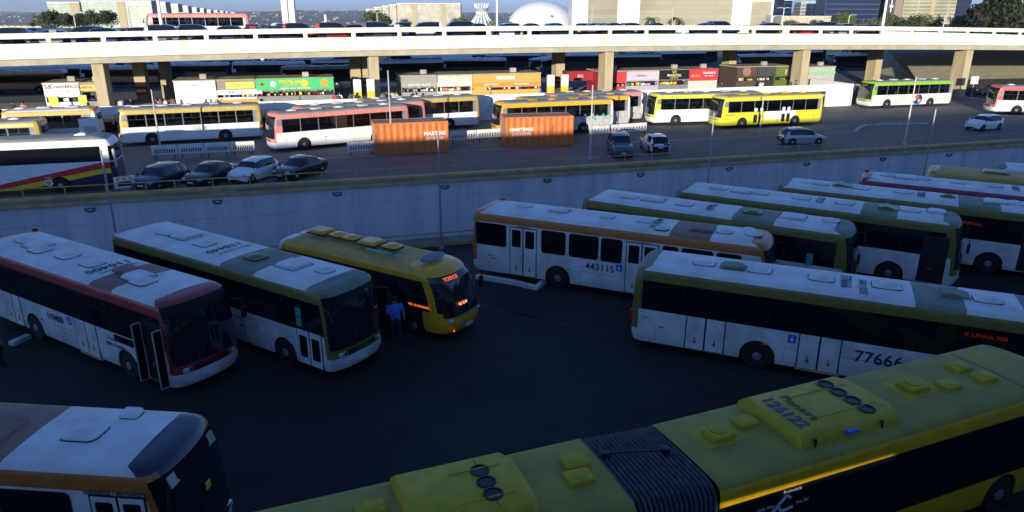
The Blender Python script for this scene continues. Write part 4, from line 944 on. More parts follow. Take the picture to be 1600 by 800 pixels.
# A: red and white, front-right open door
A = yard_bus('red and white bus at the left with number 110400 on its white roof', -15.25, 24.5, -31.2, 12.6, M['red'], wr_,
  [(-6.3+8.2, -6.3+9.5, M['pink_roof'])], hatches=[('round', 1.7, .1, wr_, 1), ('square', 2.75, .0, wr_, 1), ('round', 3.4, -.25, wr_, 1), ('round', 4.98, -.1, wr_, 1), ('round', 6.62, -.1, wr_, 1), ('pillow', 8.35, .1, M['pink_roof'], 1.3), ('square', 9.25, -.05, wr_, 1), ('round', 9.85, -.25, wr_, 1)],
  doors=[(2.0, 3.15), (6.9, 8.2)], dest='high', num=('110400', .36, 5.6, 1.28), roofnum=('110400', .55, 7.4))
h = 6.3
side_panel(A, 'dark_doorway_panel', -1, h-1.55, h-.55, .4, 2.5, 2.5, M['dark'], .01, .04)  # flat dark panel painted for the shade inside the open door
for x_ in (h-1.6, h-.52):
    b = MB(); b.box(x_-.012, x_+.012, -1.55, -1.28, .42, 2.37, M['dglass']); b.box(x_-.02, x_+.02, -1.57, -1.545, .4, 2.4, M['grey']); b.box(x_-.02, x_+.02, -1.285, -1.26, .4, 2.4, M['grey']); b.box(x_-.02, x_+.02, -1.545, -1.285, .39, .42, M['grey']); b.box(x_-.02, x_+.02, -1.545, -1.285, 2.37, 2.4, M['grey']); b.build('open_door_leaf', A)
side_text(A, 'Ponto 1', .2, M['greyink'], -1, 2.9, 1.35, 2.5); side_text(A, 'PIRACICABANA', .15, M['ink'], -1, 3.0, 1.12, 2.5, name='company_lettering')
wheelchair_sign(A, -1, .25, 1.38, 2.5)
b = MB(); b.bbox(-6.1, -5.9, 1.0, 1.16, 3.1, 3.26, M['redlamp'], .03); b.build('marker_light', A)
roof_text(A, 'PIRACICABANA', .2, M['greyink'], 1.55, .1, name='company_lettering')
side_panel(A, 'cab_window', -1, h-3.3-.0, h-2.2, 1.3, 1.56, 2.5, M['dglass'], .008, .05)
b = MB(); b.box(.7, 2.0, -1.30, -1.2, .30, .38, M['kerbyellow']); b.build('door_step', A)

# B: green and white
B = yard_bus('green and white bus numbered 110440 between the red bus and the yellow minibus', -10.6, 25.82, -32.7, 13.0, M['green'], wr_,
  [(-6.5+7.3, -6.5+9.15, gr_), (-6.5+11.8, 6.55, gr_)], hatches=[('round', 2.4, .0, wr_, 1), ('square', 3.4, .1, wr_, 1.05), ('round', 4.95, -.1, wr_, 1), ('round', 7.98, -.1, M['green'], 1), ('square', 9.75, .1, wr_, 1.1), ('round', 11.15, .3, wr_, .8)],
  doors=[(2.0, 3.15)], roofnum=('110440', .5, 6.0), front_roof=gr_, rear_roof=gr_, ax=(3.95, 2.5))
h = 6.5; door(B, -1, h-1.75, h-.62, 2.5, M['white'], glass=M['dglass'], gz=(.62, 1.42), dark_top=None, zt=1.62)
roof_text(B, 'PIRACICABANA', .2, M['greyink'], .0, .1, name='company_lettering')
side_text(B, 'Ponto 4', .2, M['greyink'], -1, 1.7, 1.3, 2.5)
side_panel(B, 'sticker', -1, h-1.75, h-1.5, 2.1, 2.4, 2.5, M['teal'], .01); side_panel(B, 'sticker', -1, h-1.75, h-1.5, 1.75, 2.05, 2.5, M['teal'], .01)
for k in (-1, 1):
    pass
text('FORA DE SERVICO', .13, M['palewhite'], B, (h-.17-.16, .1, 2.72), (0, 1, 0), (-.25, 0, 1), name='destination_lettering', lift=.10)

# C: white and orange with framed windows
C_ = yard_bus('white bus with orange roof edge and number 443115 beside the white kerb', 4.68, 30.2, -24.2, 13.4, M['orange'], wr_,
  [(-6.7+9.15, -6.7+10.8, M['brown_roof'])], windows='framed', hatches=[('round', 2.1, .3, wr_, .8), ('square', 3.85, .2, wr_, .9), ('round', 6.15, .1, wr_, .8), ('round', 7.8, .1, wr_, .8), ('round', 8.75, -.75, wr_, .7), ('square', 10.3, -.1, M['brown_roof'], 1), ('round', 11.2, -.1, wr_, .8), ('pillow', 12.1, .5, wr_, .7), ('round', 12.35, .0, wr_, .8)],
  doors=[(2.05, 3.3), (7.45, 8.75)], num=('443115', .44, 6.3, 1.28), roofnum=('443115', .5, 8.35), rear=M['orange'], ax=(4.35, 2.75))
h = 6.7
for a, b_ in ((.3, 1.85), (3.55, 4.7), (4.85, 6.2), (6.3, 7.25), (8.95, 9.6), (9.72, 11.0), (11.12, 12.1)):
    f_ = side_panel(C_, 'window', -1, -h+a, -h+b_, 1.60, 2.66, 2.5, M['rubber'], .006, .12); side_panel(C_, 'pane', -1, -h+a+.03, -h+b_-.03, 1.63, 2.63, 2.5, M['dglass'], .010, .1, parent=f_)
wheelchair_sign(C_, -1, .45, 1.4, 2.5)
side_text(C_, 'SAIDA EXIT', .12, M['greyink'], -1, -h+2.7, 2.69, 2.5); side_text(C_, 'SAIDA EXIT', .12, M['greyink'], -1, -h+8.1, 2.69, 2.5)
side_text(C_, 'apache', .13, M['greyink'], -1, -h+1.1, 1.15, 2.5)
b = MB(); b.bbox(-6.2, -6.0, 1.0, 1.16, 3.1, 3.26, M['redlamp'], .03); b.build('marker_light', C_)
b = MB(); b.box(1.1, 2.4, -1.30, -1.2, .30, .38, M['kerbyellow']); b.build('door_step', C_)

def green_bus(label, x, y, yaw, L, roofnum, ponto, hs, patches, opendoor=True):
    o = yard_bus(label, x, y, yaw, L, M['green'], wr_, patches, hatches=hs, doors=[(2.0, 3.15), (6.3, 7.5)], roofnum=roofnum, front_roof=gr_, rear_roof=gr_)
    h = L/2
    if opendoor: side_panel(o, 'dark_doorway_panel', -1, h-1.65, h-.62, .38, 2.5, 2.5, M['dark'], .01, .04)  # dark panel in place of the unlit door opening
    side_text(o, ponto, .22, M['greyink'], -1, h-4.6, 1.38, 2.5); side_text(o, 'SAO JOSE', .15, M['greyink'], -1, h-4.5, 1.14, 2.5, name='company_lettering')
    return o
D_ = green_bus('green and white bus behind the orange edged bus, its roof marked 75659', 9.35, 32.15, -30.2, 12.6, ('75659', .5, 6.15), 'Ponto 1',
   [('round', 2.2, -.1, wr_, 1), ('square', 3.4, .0, wr_, 1.1), ('round', 4.94, -.1, wr_, 1), ('round', 8.05, .0, M['green'], 1), ('square', 9.75, .15, wr_, 1.1), ('round', 11.3, .3, wr_, .8)],
   [(-6.3+7.4, -6.3+9.2, gr_), (-6.3+11.8, 6.3, gr_)], opendoor=False)
side_panel(D_, 'sticker', -1, 4.4, 4.65, 1.55, 2.1, 2.5, M['teal'], .01)
E_ = green_bus('green and white bus with open front door, roof number 77137', 14.5, 33.7, -30.2, 13.1, ('77137', .5, 6.9), 'Ponto 3',
   [('round', 2.06, .0, wr_, 1), ('square', 3.23, -.1, wr_, 1), ('round', 4.1, .0, wr_, 1), ('round', 6.06, .0, wr_, 1), ('round', 8.0, .0, wr_, 1), ('scoop', 9.85, .0, M['green'], 1), ('round', 10.75, .1, wr_, 1), ('square', 11.8, .4, wr_, .8)],
   [(-6.55+8.8, -6.55+10.3, gr_), (-6.55+12.3, 6.55, gr_)])
F_ = green_bus('green and white bus, roof number 77083, cut by the right edge', 19.95, 34.9, -29.5, 12.8, ('77083', .5, 6.8), 'Ponto 2',
   [('round', 2.15, .0, wr_, 1), ('scoop', 3.2, .1, M['green'], 1.1), ('round', 4.1, .0, wr_, 1), ('round', 6.05, .1, wr_, 1), ('round', 7.97, .1, M['green'], .8), ('square', 9.9, .1, wr_, 1), ('round', 10.7, .2, wr_, 1)],
   [(-6.4+8.4, -6.4+10.1, gr_), (-6.4+11.9, 6.4, gr_)])
text('TERMINAL', .22, M['leddim'], F_, (2.6, -1.262, 2.35), (1, 0, 0), (0, 0, 1), name='led_lettering')
G_ = yard_bus('white roofed bus with crimson roof edge in the back row at the right', 25.1, 36.5, -29.5, 12.8, M['magenta'], wr_, [], hatches=[('round', 1.44, .1, wr_, .9), ('square', 2.33, .0, wr_, 1.1), ('round', 3.1, .1, wr_, .9), ('round', 4.75, .0, wr_, .9), ('round', 6.4, .0, wr_, .9)],
   doors=[(2.0, 3.15)], roofnum=('116025', .45, 7.3), low=M['white'], rear=M['magenta'])
b = MB(); b.bbox(-6.2, -6.0, 1.0, 1.16, 3.1, 3.26, M['redlamp'], .03); b.build('marker_light', G_)
H_ = yard_bus('cream roofed yellow bus behind the crimson one near the right edge', 29.9, 38.4, -29.5, 12.8, M['ocre'], M['cream_roof'], [], hatches=[('square', 3.4, .0, M['ocre'], 1.3), ('square', 8.5, .0, M['ocre'], 1)],
   doors=[(2.0, 3.15)], low=M['ocre'], rear=M['grey'])
I_ = yard_bus('white roofed bus at the far right, only its rear corner in view', 34.2, 39.4, -29.5, 12.4, M['grey'], wr_, [], hatches=[('round', 2.4, .1, wr_, .9)], doors=[(2.0, 3.15)], low=M['white'], rear=M['green'], rear_roof=gr_)

# J: the big green one in front, 77666
J_ = yard_bus('large olive green and white bus with number 77666 in front of the green row', 10.75, 22.75, -23.2, 13.0, M['green'], wr_,
  [(-6.5+9.0, -6.5+10.4, gr_), (-6.5+12.1, 6.5, gr_)], hatches=[('round', 2.35, .0, wr_, .95), ('square', 3.35, .0, gr_, .85), ('round', 4.25, .0, wr_, 1), ('round', 6.25, .0, wr_, 1), ('round', 8.25, .1, wr_, 1.1), ('scoop', 10.2, .1, gr_, 1), ('round', 11.1, .0, wr_, 1)],
  ax=(4.55, 2.75), doors=[(2.1, 3.4), (5.85, 7.1)], num=('77666', .58, 8.25, 1.12), roofnum=('77666', .5, 7.0), front_roof=gr_, rear_roof=gr_, rear=M['green'])
roof_text(J_, 'SAO JOSE', .34, M['ink'], -6.5+7.52, -.35, name='company_lettering')
text('K LINHA 308', .2, M['leddim'], J_, (4.5, -1.262, 2.45), (1, 0, 0), (0, 0, 1), name='led_lettering')
wheelchair_sign(J_, -1, -.9, 1.36, 2.5)
side_text(J_, 'Caio', .14, M['greyink'], -1, -5.9, 1.3, 2.5)
b = MB(); b.box(-.7, .7, -1.30, -1.2, .30, .38, M['kerbyellow']); b.build('door_step', J_)

# M: orange and white bus at the bottom left corner
Mb = yard_bus('orange and white bus with a black front in the bottom left corner', -12.75, 13.7, -5.5, 12.4, M['orange'], wr_,
  [(-6.2, 2.53, M['brown_roof'])], windows='framed', hatches=[('scoop', 7.7, -.1, M['brown_roof'], 1.3), ('round', 9.8, .0, wr_, 1.0), ('pillow', 10.35, .8, wr_, .7)], doors=[], front=M['dglass'], front_roof=M['navy'], mirror=False)
h = 6.2
for a, b_ in ((5.5, 8.3), (8.6, 10.2)): side_panel(Mb, 'window', -1, -h+a, -h+b_, 1.6, 2.64, 2.5, M['dglass'], .008, .12)
door(Mb, -1, h-1.75, h-.62, 2.5, M['white'], gz=(.9, 2.48))
side_text(Mb, 'ENTRADA • ENTRANCE', .125, M['ink'], -1, h-1.2, 2.69, 2.5, name='door_lettering', bold=.01)
for (y0, y1, mm) in ((-.9, -.45, M['grey']), (-.4, -.1, M['midgrey']), (.55, .9, M['concrete2'])):
    b = MB(); X = Matrix.Translation((h-.30, 0, 2.72)) @ Matrix.Rotation(R(-18), 4, 'Y'); b.box(.02, .06, y0, y1, -.12, .14, mm, X); b.build('route_board', Mb)
b = MB(); b.bbox(h-.02, h+.02, -.09, .09, 2.0, 2.18, M['rail'], .02); b.build('sticker', Mb)

# yellow rounded minibus
W = 2.4; L = 9.2; h = L/2
mb = bus_root('minibus', 'yellow minibus with rounded windscreen and lit orange signs in the lower yard', 'minibus', -5.55, 27.55, 0, -31.5, G_YARD)
bus_shell(mb, L, W, 3.02, low=M['yellow'], cove=M['yellow'], roof=M['cream_roof'], front=M['yellow'], rear=M['midgrey'], bumper=M['yellow'], wheels=(-h+2.3, h-1.75), round_front=True,
          zb=1.15, zt=2.35, wr=.42, cf=.72, bow=.18, pillar=M['dglass'], rear_roof=M['whiteclean'], dest=True, destmat=M['wglass'], front_roof=M['yellow'],
          swoosh=lambda kd, x, z: M['dark'] if (kd in 'RL' and x < h-1.3) else None)
for s in (-1, 1):
    wheel(mb, -h+2.3, s*1.13, s, .42); wheel(mb, h-1.75, s*1.13, s, .42)
for k, d, yy, sc in (('square', 1.65, .0, 1.0), ('round', 2.7, -.05, .9), ('round', 3.45, -.05, .9), ('square', 4.5, -.05, 1.0), ('round', 5.6, -.05, .95)):
    hatch(mb, k, -h+d, yy, 2.98-.02, M['yellow'], sc)
text('TODOS', .21, M['led'], mb, (h-.54, -.50, 2.36), (.14, 1, 0), (-.5, 0, .86), name='led_sign', bold=.02, lift=.10)
text('R$ 2,00', .15, M['ledwarm'], mb, (h-.15, -.30, 1.42), (.10, 1, 0), (-.25, 0, .97), name='led_price_sign', bold=.03, lift=.10)
text('WZ. GUANABARA', .12, M['led'], mb, (h-1.45, -1.212, 1.32), (1, 0, 0), (0, 0, 1), name='led_side_sign', bold=.02)
X = Matrix.Translation((h-1.85, 0, 2.905)) @ Matrix.Rotation(R(3), 4, 'Y')
b = MB(); b.lathe([(.36, 0), (.35, .03), (0, .05)], (0, 0, 0), 'z', M['navy'], 20); o = b.build('roof_sign', mb, (h-1.62, -.05, 2.90)); o.scale = (.8, 1.9, .5); o.rotation_euler[1] = R(9)
b = MB(); b.bbox(.2, 1.5, -.82, -.66, 2.94, 2.965, M['teal'], .02); b.build('roof_stripe', mb)
b = MB()
for k in range(5):
    a = k*2*math.pi/5; b.prism([(0, .05), (.28*math.cos(a), .28*math.sin(a)), (.1*math.cos(a+.7), .1*math.sin(a+.7))], 2.955, 2.967, M['teal'], lambda p, q, n: (p+1.9, q-.75, n))
b.build('roof_emblem', mb); text('COOPERATIVA DE TRANSPORTE', .16, M['greyink'], mb, (-2.9, -.72, 2.955), (1, 0, 0), (0, 1, 0), name='roof_lettering')
for s in (-1, 1):
    b = MB(); b.bbox(h-.46, h-.13, s*.72-.26, s*.72+.26, .80, .93, M['lamp'], .06); b.build('headlight', mb)
    b = MB(); b.tube([(h-.9, s*1.13, 2.1), (h-.4, s*1.3, 2.15), (h-.3, s*1.35, 1.95)], .022, M['dark']); b.bbox(h-.42, h-.28, s*1.35-.1, s*1.35+.1, 1.5, 1.95, M['dark'], .04); b.build('mirror', mb)
b = MB(); b.box(h-.14, h-.0, -.5, .5, .98, 1.01, M['midgrey']); b.box(h-.14, h-.0, -.5, .5, .62, .72, M['midgrey']); b.build('grille', mb)
MB().box(h-.1, h+.02, -.2, .2, .46, .58, M['plate']).build('number_plate', mb)
b = MB(); b.lathe([(.05, 0), (.04, .02), (0, .022)], (0, 0, 0), 'z', M['led'], 10); o = b.build('fog_light', mb, (h-.05, -.93, .52)); o.rotation_euler[1] = R(90)
side_panel(mb, 'dark_doorway_panel', -1, h-3.6, h-2.5, .4, 2.3, W, M['dglass'], .008, .05)  # dark glass panel standing in for the unlit door opening
b = MB(); b.tube([(h-.03, 0.02, 1.12), (h-.20, .02, 1.75), (h-.50, .02, 2.4)], .022, M['dark'], 5); b.build('windscreen_divider', mb)

# ------------------------------------------------------------------ articulated bus in the foreground
W = 2.6; ZR = 3.16
ab = bus_root('articulated_bus', 'yellow articulated bus with grey bellows and number 126122 across the bottom right', 'articulated bus', 0, 0, 0, 0, G_YARD)
def sub(name, x, y, yaw):
    o = bpy.data.objects.new(name, None); return o
def ab_section(ctr, yaw, L, cutr, cutf, tagname):
    tmp = bpy.data.objects.new('section', None); COL.objects.link(tmp); tmp.location = ctr; tmp.rotation_euler[2] = R(yaw); tmp.parent = ab; bpy.context.view_layer.update()
    return tmp
def flatten(tmp):      # re-parent children of a helper frame straight to the bus, baking its placement
    Mx = Matrix.Translation(tmp.location) @ Matrix.Rotation(tmp.rotation_euler[2], 4, 'Z')
    for c in list(tmp.children):
        loc = c.matrix_basis.copy(); c.parent = ab; c.matrix_basis = Mx @ loc
    bpy.data.objects.remove(tmp)
Lf = 11.4; hd = R(22.6); c0 = Vector((3.52, 12.72, 0)); cF = c0 + Vector((math.cos(hd), math.sin(hd), 0))*(Lf/2)
fs = ab_section(cF, 22.6, Lf, True, False, 'f'); h = Lf/2
bus_shell(fs, Lf, W, 3.2, low=M['artic'], cove=M['artic'], roof=M['artic_roof'], front=M['artic'], rear=M['artic'], bumper=M['artic'], wheels=(h-2.7,), cut_rear=True, pillar=M['dglass'], zb=1.12, front_roof=M['artic_roof'])
for s in (-1, 1): wheel(fs, h-2.7, s*1.28, s)
front_kit(fs, Lf, W, 3.2, M['artic'], mirror=False)
def ac_unit(par, x0, x1, y0, y1, z, m, fans, fy, vent=True):
    b = MB(); ins = .16; zt = z+.27
    o0 = [(x0, y0), (x1, y0), (x1+.18, y0+.35), (x1+.18, y1-.35), (x1, y1), (x0, y1)]
    cx, cy = (x0+x1)/2, (y0+y1)/2
    def sc(pts, k, zz): return [(cx+(x-cx)*k[0], cy+(y-cy)*k[1], zz) for x, y in pts]
    r0 = sc(o0, (1, 1), z-.02); r1 = sc(o0, (.985, .97), z+.12); r2 = sc(o0, (.94, .84), z+.25); r3 = sc(o0, (.92, .80), zt)
    vs = r0+r1+r2+r3; n = 6
    fsx = [(k*n+i, k*n+(i+1) % n, (k+1)*n+(i+1) % n, (k+1)*n+i) for k in range(3) for i in range(n)] + [tuple(range(3*n, 4*n))]
    b.add(vs, fsx, m); b.tube([(x0+1.0, cy+.45, zt+.0), (x1-.2, cy+.45, zt+.0)], .022, m, 6); b.tube([(x0+1.0, cy-.45, zt+.0), (x1-.2, cy-.45, zt+.0)], .022, m, 6)
    b.box(x0+(x1-x0)*.72, x0+(x1-x0)*.725, y0+.25, y1-.25, zt, zt+.006, M['dark'])
    u = b.build('air_conditioner', par)
    for i in range(fans):
        yy = cy + (i-(fans-1)/2)*fy; c = MB(); c.lathe([(.19, 0), (.19, .025), (.16, .03), (.16, .008), (0, .006)], (x1-.62, yy, zt), 'z', M['dark'], 20)
        c.build('fan', u)
    if vent:
        c = MB()
        for k in range(11):
            yy = y0+.42+(y1-y0-.84)*k/10; c.box(x1-.10, x1+.08, yy-.012, yy+.012, z+.2, z+.245, M['dark'], None)
        c.build('vent_grille', u)
    c = MB()
    for xx in (x0+.35, x1-.6): c.box(xx, xx+.05, y0-.005, y0+.06, z+.02, z+.2, M['dark'])
    c.build('latch', u); return u
u = ac_unit(fs, -h+2.3, -h+5.15, -.92, 1.12, ZR, M['artic_unit'], 4, .40, vent=False)
text('126122', .44, M['inkblue'], u, (-h+2.74, .1, ZR+.27), (0, -1, 0), (1, 0, 0), name='fleet_number', bold=.02, sx=1.0)
text('Pioneira', .33, M['ink'], u, (-h+3.18, .12, ZR+.27), (0, -1, 0), (1, 0, 0), name='company_lettering')
b = MB(); b.bbox(-h+3.5, -h+3.85, -.98, -.86, ZR+.14, ZR+.2, M['blue'], .02); b.build('sticker', u)
for k, d, yy, sc in (('step', 1.05, .2, .95), ('pillow', 1.9, .35, .85), ('step', 6.7, .1, 1.0), ('pillow', 7.55, -.2, .85), ('pillow', 8.65, .35, .9), ('pillow', 8.75, -.25, .9)):
    hatch(fs, k, -h+d, yy, ZR+.02, M['artic_unit'], sc)
b = MB(); 
for k in range(12): b.face([(-h+9.25, -1.04+k*.173, 3.176+.035*math.sin(math.pi*k/12)+.006), (-h+9.275, -1.04+k*.173, 3.176+.035*math.sin(math.pi*k/12)+.006), (-h+9.275, -1.04+(k+1)*.173, 3.176+.035*math.sin(math.pi*(k+1)/12)+.006), (-h+9.25, -1.04+(k+1)*.173, 3.176+.035*math.sin(math.pi*(k+1)/12)+.006)], M['dark'])
b.build('roof_seam', fs)
# line diagram and stickers on the dark glass of the near side
def side_poly(par, name, pts, m, zz=.012):
    b = MB()
    for (x0, z0), (x1, z1), wd in pts:
        d = Vector((x1-x0, z1-z0)); n_ = Vector((-d.y, d.x)).normalized()*wd
        b.prism([(x0-n_.x, z0-n_.y), (x1-n_.x, z1-n_.y), (x1+n_.x, z1+n_.y), (x0+n_.x, z0+n_.y)], -W/2-.001, -W/2-.012, m, lambda a, c, n: (a, n, c))
    return b.build(name, par)
mx = -h+1.05
side_poly(fs, 'route_map', [((mx-.15, 1.75), (mx+.62, 2.55), .035), ((mx-.15, 2.12), (mx+.12, 2.04), .035), ((mx+.42, 2.35), (mx+.52, 2.18), .03), ((mx+.52, 2.18), (mx+.82, 2.22), .03), ((mx+.62, 2.55), (mx+.74, 2.45), .03)], M['palewhite'])
for s_, x_, z_ in (('Gama', mx-.3, 2.22), ('Santa Maria', mx-.05, 1.65), ('Catetinho', mx+.45, 1.95), ('Park Way', mx+.10, 2.38), ('Rodoviaria', mx+.75, 2.64), ('Asa Sul', mx+1.05, 2.30)):
    text(s_, .11, M['palewhite'], fs, (x_, -W/2-.004, z_), (1, 0, 0), (0, 0, 1), name='route_lettering')
flatten(fs)
Lr = 8.4; hr = R(21.2); c1 = Vector((1.86, 12.18, 0)); cR = c1 - Vector((math.cos(hr), math.sin(hr), 0))*(Lr/2)
rs = ab_section(cR, 21.2, Lr, False, True, 'r'); h = Lr/2
bus_shell(rs, Lr, W, 3.2, low=M['artic'], cove=M['artic'], roof=M['artic_roof'], front=M['artic'], rear=M['artic'], bumper=M['artic'], wheels=(-h+3.2,), cut_front=True, pillar=M['dglass'], zb=1.12)
for s in (-1, 1): wheel(rs, -h+3.2, s*1.28, s)
rear_kit(rs, Lr, W)
ac_unit(rs, h-4.1, h-1.85, -.92, 1.1, ZR, M['artic_unit'], 3, .38)
for k, d, yy, sc in (('pillow', .5, .33, .9), ('pillow', .66, -.17, .9), ('pillow', 4.6, .35, .9)):
    hatch(rs, k, h-d, yy, ZR+.02, M['artic_unit'], sc)
flatten(rs)
# bellows between the two halves
b = MB(); nb = 17; prof = []
for k in range(13): prof.append(k)
def bel_ring(f, off):
    a = hr+(hd-hr)*f; c = c1.lerp(c0, f); ax = Vector((math.cos(a), math.sin(a), 0)); n_ = Vector((-ax.y, ax.x, 0)); w_ = W/2-.02+off; pts = []
    q = [(-w_, .55), (-w_, 1.2), (-w_, 2.75), (-w_+.06, 3.0), (-w_+.22, 3.13+off), (-w_+.5, 3.18+off), (0, 3.2+off), (w_-.5, 3.18+off), (w_-.22, 3.13+off), (w_-.06, 3.0), (w_, 2.75), (w_, 1.2), (w_, .55)]
    return [c + n_*y + Vector((0, 0, z)) for y, z in q]
rings = []
for i in range(nb*4+1): rings.append(bel_ring(i/(nb*4), (-.03, .045, -.03, -.06)[i % 4]))
vs = [p for r_ in rings for p in r_]; k = len(rings[0])
for i in range(len(rings)-1):
    b.add(rings[i]+rings[i+1], [(j, j+1, k+j+1, k+j) for j in range(k-1)], M['bellows'] if i % 4 in (0, 1) else M['groove'], False)
b.build('bellows', ab)
b = MB(); a_, c_ = bel_ring(.1, .12)[6], bel_ring(.75, .12)[6]; b.tube([a_+Vector((-.1, .25, 0)), c_], .022, M['dark']); b.bbox(a_.x-.22, a_.x-.05, a_.y+.18, a_.y+.32, a_.z-.1, a_.z+.03, M['dark'], .02); b.bbox(c_.x-.05, c_.x+.12, c_.y-.05, c_.y+.12, c_.z-.1, c_.z+.05, M['dark'], .02); b.build('bellows_strut', ab)
# ------------------------------------------------------------------ buses on the upper road (left side towards the camera, heading left)
def road_bus(label, x, y, yaw, L, cove, low, roofm, front=None, rear=None, wins=None, seat=None, tint=False, doors=(), hs=None, num=None, name='city_bus',
             swoosh=None, bumper=None, z=None, fullkit=True, overhang=(3.3, 2.7), roofpatches=(), band=None):
    W = 2.5; h = L/2; r = bus_root(name, label, 'bus', x, y, ZU if z is None else z, yaw, G_ROAD)
    xr_, xf_ = -h+overhang[0], h-overhang[1]
    n = 7; a0, a1 = -h+.75, h-.95
    wins = wins or [(a0+(a1-a0)*i/n+.03, a0+(a1-a0)*(i+1)/n-.03) for i in range(n)]
    bus_shell(r, L, W, 3.2, low=low, cove=cove, roof=roofm, front=front or cove, rear=rear or cove, bumper=bumper or low, wheels=(xr_, xf_), clear=wins, glass_band=True,
              pillar=band or M['midgrey'], swoosh=swoosh, patches=roofpatches)
    clear_windows(r, L, W, wins, (1, -1), 1.6, 2.70, M['tintglass'] if tint else M['glass'], split=not tint)
    interior(r, L, W, -h+.5, h-1.0, 1.2, seat or M['seat'])
    for s in (-1, 1): wheel(r, xr_, s*1.235, s); wheel(r, xf_, s*1.235, s)
    front_kit(r, L, W, 3.2, cove); rear_kit(r, L, W)
    for kind, d, yy, m, sc in (hs or [('round', 2, 0, wr_, 1), ('square', 4, 0, wr_, 1), ('round', 6.2, 0, wr_, 1), ('square', 8.2, 0, wr_, 1), ('round', 10.3, 0, wr_, 1)]):
        hatch(r, kind, -h+d, yy, 3.2, m, sc)
    for d0, d1 in doors: door(r, 1, d0, d1, W, low, glass=M['dglass'], arrows=False)
    side_bits(r, 1, L, W)
    if num: side_text(r, num[0], num[1], M['greyink'], 1, num[2], num[3], W)
    return r
gd = M['gold']; gg = M['grey_roof']
b1 = road_bus('white and gold bus numbered 76678 facing left on the upper road', -28.85, 65.1, 200, 12.0, gd, M['whiteclean'], gg, rear=gd, num=('76678', .5, -.6, 1.3))
b2 = road_bus('faded red and white bus nearest the first orange container', -15.2, 63.4, 212, 12.5, M['pink'], M['whiteclean'], M['grey_roof'], rear=M['pink'])
b3 = road_bus('faded red roofed bus close behind the other red one', -14.2, 67.2, 210, 12.5, M['pink'], M['whiteclean'], M['grey_roof'], rear=M['pink'])
b4 = road_bus('white and gold bus with its rear towards the right beyond the first orange container', -9.4, 71.9, 204, 12.4, gd, M['whiteclean'], gg, rear=gd)
b5 = road_bus('yellow roofed grey bus with a green leaf pattern behind the second orange container', 3.9, 69.9, 198.5, 12.0, M['yellow'], M['grey'], M['grey_roof'], rear=M['whiteclean'], front=M['yellow'],
              hs=[('round', 2, .3, M['yellow'], 1), ('square', 4, .3, M['yellow'], 1), ('round', 6.2, .3, M['yellow'], 1), ('square', 8.2, .3, M['yellow'], 1)])
for i in range(16):
    b = MB(); cx = -5.6+i*.21; cz = 1.5+.2*math.sin(i*2.1); k = .12+.05*math.sin(i*5)
    b.prism([(cx-k, cz), (cx, cz-k*.8), (cx+k, cz), (cx, cz+k*1.2)], 1.252+.002*(i % 3), 1.268+.002*(i % 3), M['teal'] if i != 5 else M['rail'], lambda a, c, n: (a, n, c)); b.build('leaf_decal', b5)
b = MB(); b.prism([(-3.8, 1.7), (-3.6, 1.5), (-3.4, 1.7), (-3.6, 1.9)], 1.26, 1.28, M['rail'], lambda a, c, n: (a, n, c)); b.build('flower_decal', b5)
b6 = road_bus('yellow roofed grey bus just behind the one with green leaves', 6.0, 73.3, 199, 12.2, M['yellow'], M['grey'], M['grey_roof'], rear=M['whiteclean'], front=M['yellow'],
              hs=[('round', 2, .3, M['yellow'], 1), ('square', 5, .3, M['yellow'], 1), ('round', 8.2, .3, M['yellow'], 1)])
b7 = road_bus('faded red roofed bus behind both yellow roofed ones', 8.5, 77.0, 199, 11.0, M['pink'], M['grey'], M['grey_roof'], rear=M['whiteclean'])
b8 = road_bus('white bus with yellow front and roof edge facing left beside the all yellow bus', 20.2, 76.7, 190.5, 12.5, M['lemon'], M['whiteclean'], M['grey_roof'], front=M['lemon'])
b9 = road_bus('all yellow bus with black door decals facing left on the upper road', 26.1, 74.9, 196, 12.2, M['lemon'], M['lemon'], M['cream_roof'], rear=M['lemon'], tint=True, band=M['midgrey'],
              hs=[('round', 2, .1, M['lemon'], 1), ('square', 4, 0, M['lemon'], 1.2), ('round', 6.2, 0, M['lemon'], 1), ('square', 9, 0, M['lemon'], 1.3)],
              swoosh=lambda kd, x, z: (M['whiteclean'] if (kd in 'RL' and z > .85 and -2.8 < x < 1.0) else None))
for x_ in (-.3, 1.35-3.6+2.9, 1.95, 2.6):
    b = MB()
for x0 in (1.3, 1.95, -1.9, -1.3):
    b = MB(); b.box(x0-.2, x0+.2, 1.235, 1.262, .5, 1.3, M['dark']); b.build('door_decal', b9)
    b = MB(); b.lathe([(.2, 0), (.19, .012), (0, .014)], (x0, 1.26, 1.8), 'y', M['palewhite'], 14); b.build('round_sticker', b9)
side_text(b9, 'EXPRESSO DF', .2, M['ink'], 1, 4.9, 1.35, 2.5, name='line_lettering')
b10 = road_bus('white bus with bright green roof edge under the viaduct at the right', 48.8, 91.0, 195, 12.4, M['lime'], M['white'], M['grey_roof'], front=M['lime'], rear=M['grey'])
text('CIRCULAR', .2, M['led'], b10, (5.92, 0, 2.70), (0, 1, 0), (-.2, 0, 1), name='led_lettering', lift=.10)
for k, (dx, dz, rr, mm) in enumerate(((-.1, 0, .62, M['blue']), (.25, -.2, .35, M['inkblue']), (-.35, .2, .3, M['inkblue']), (.1, .3, .28, M['orange']), (.45, 0, .2, M['palewhite']), (-.25, -.15, .22, M['bright_orange']))):
    b = MB(); b.lathe([(rr, 0), (rr, .006+.002*k), (0, .007+.002*k)], (-.9+dx, 1.253, .95+dz), 'y', mm, 14); b.build('round_decal', b10)
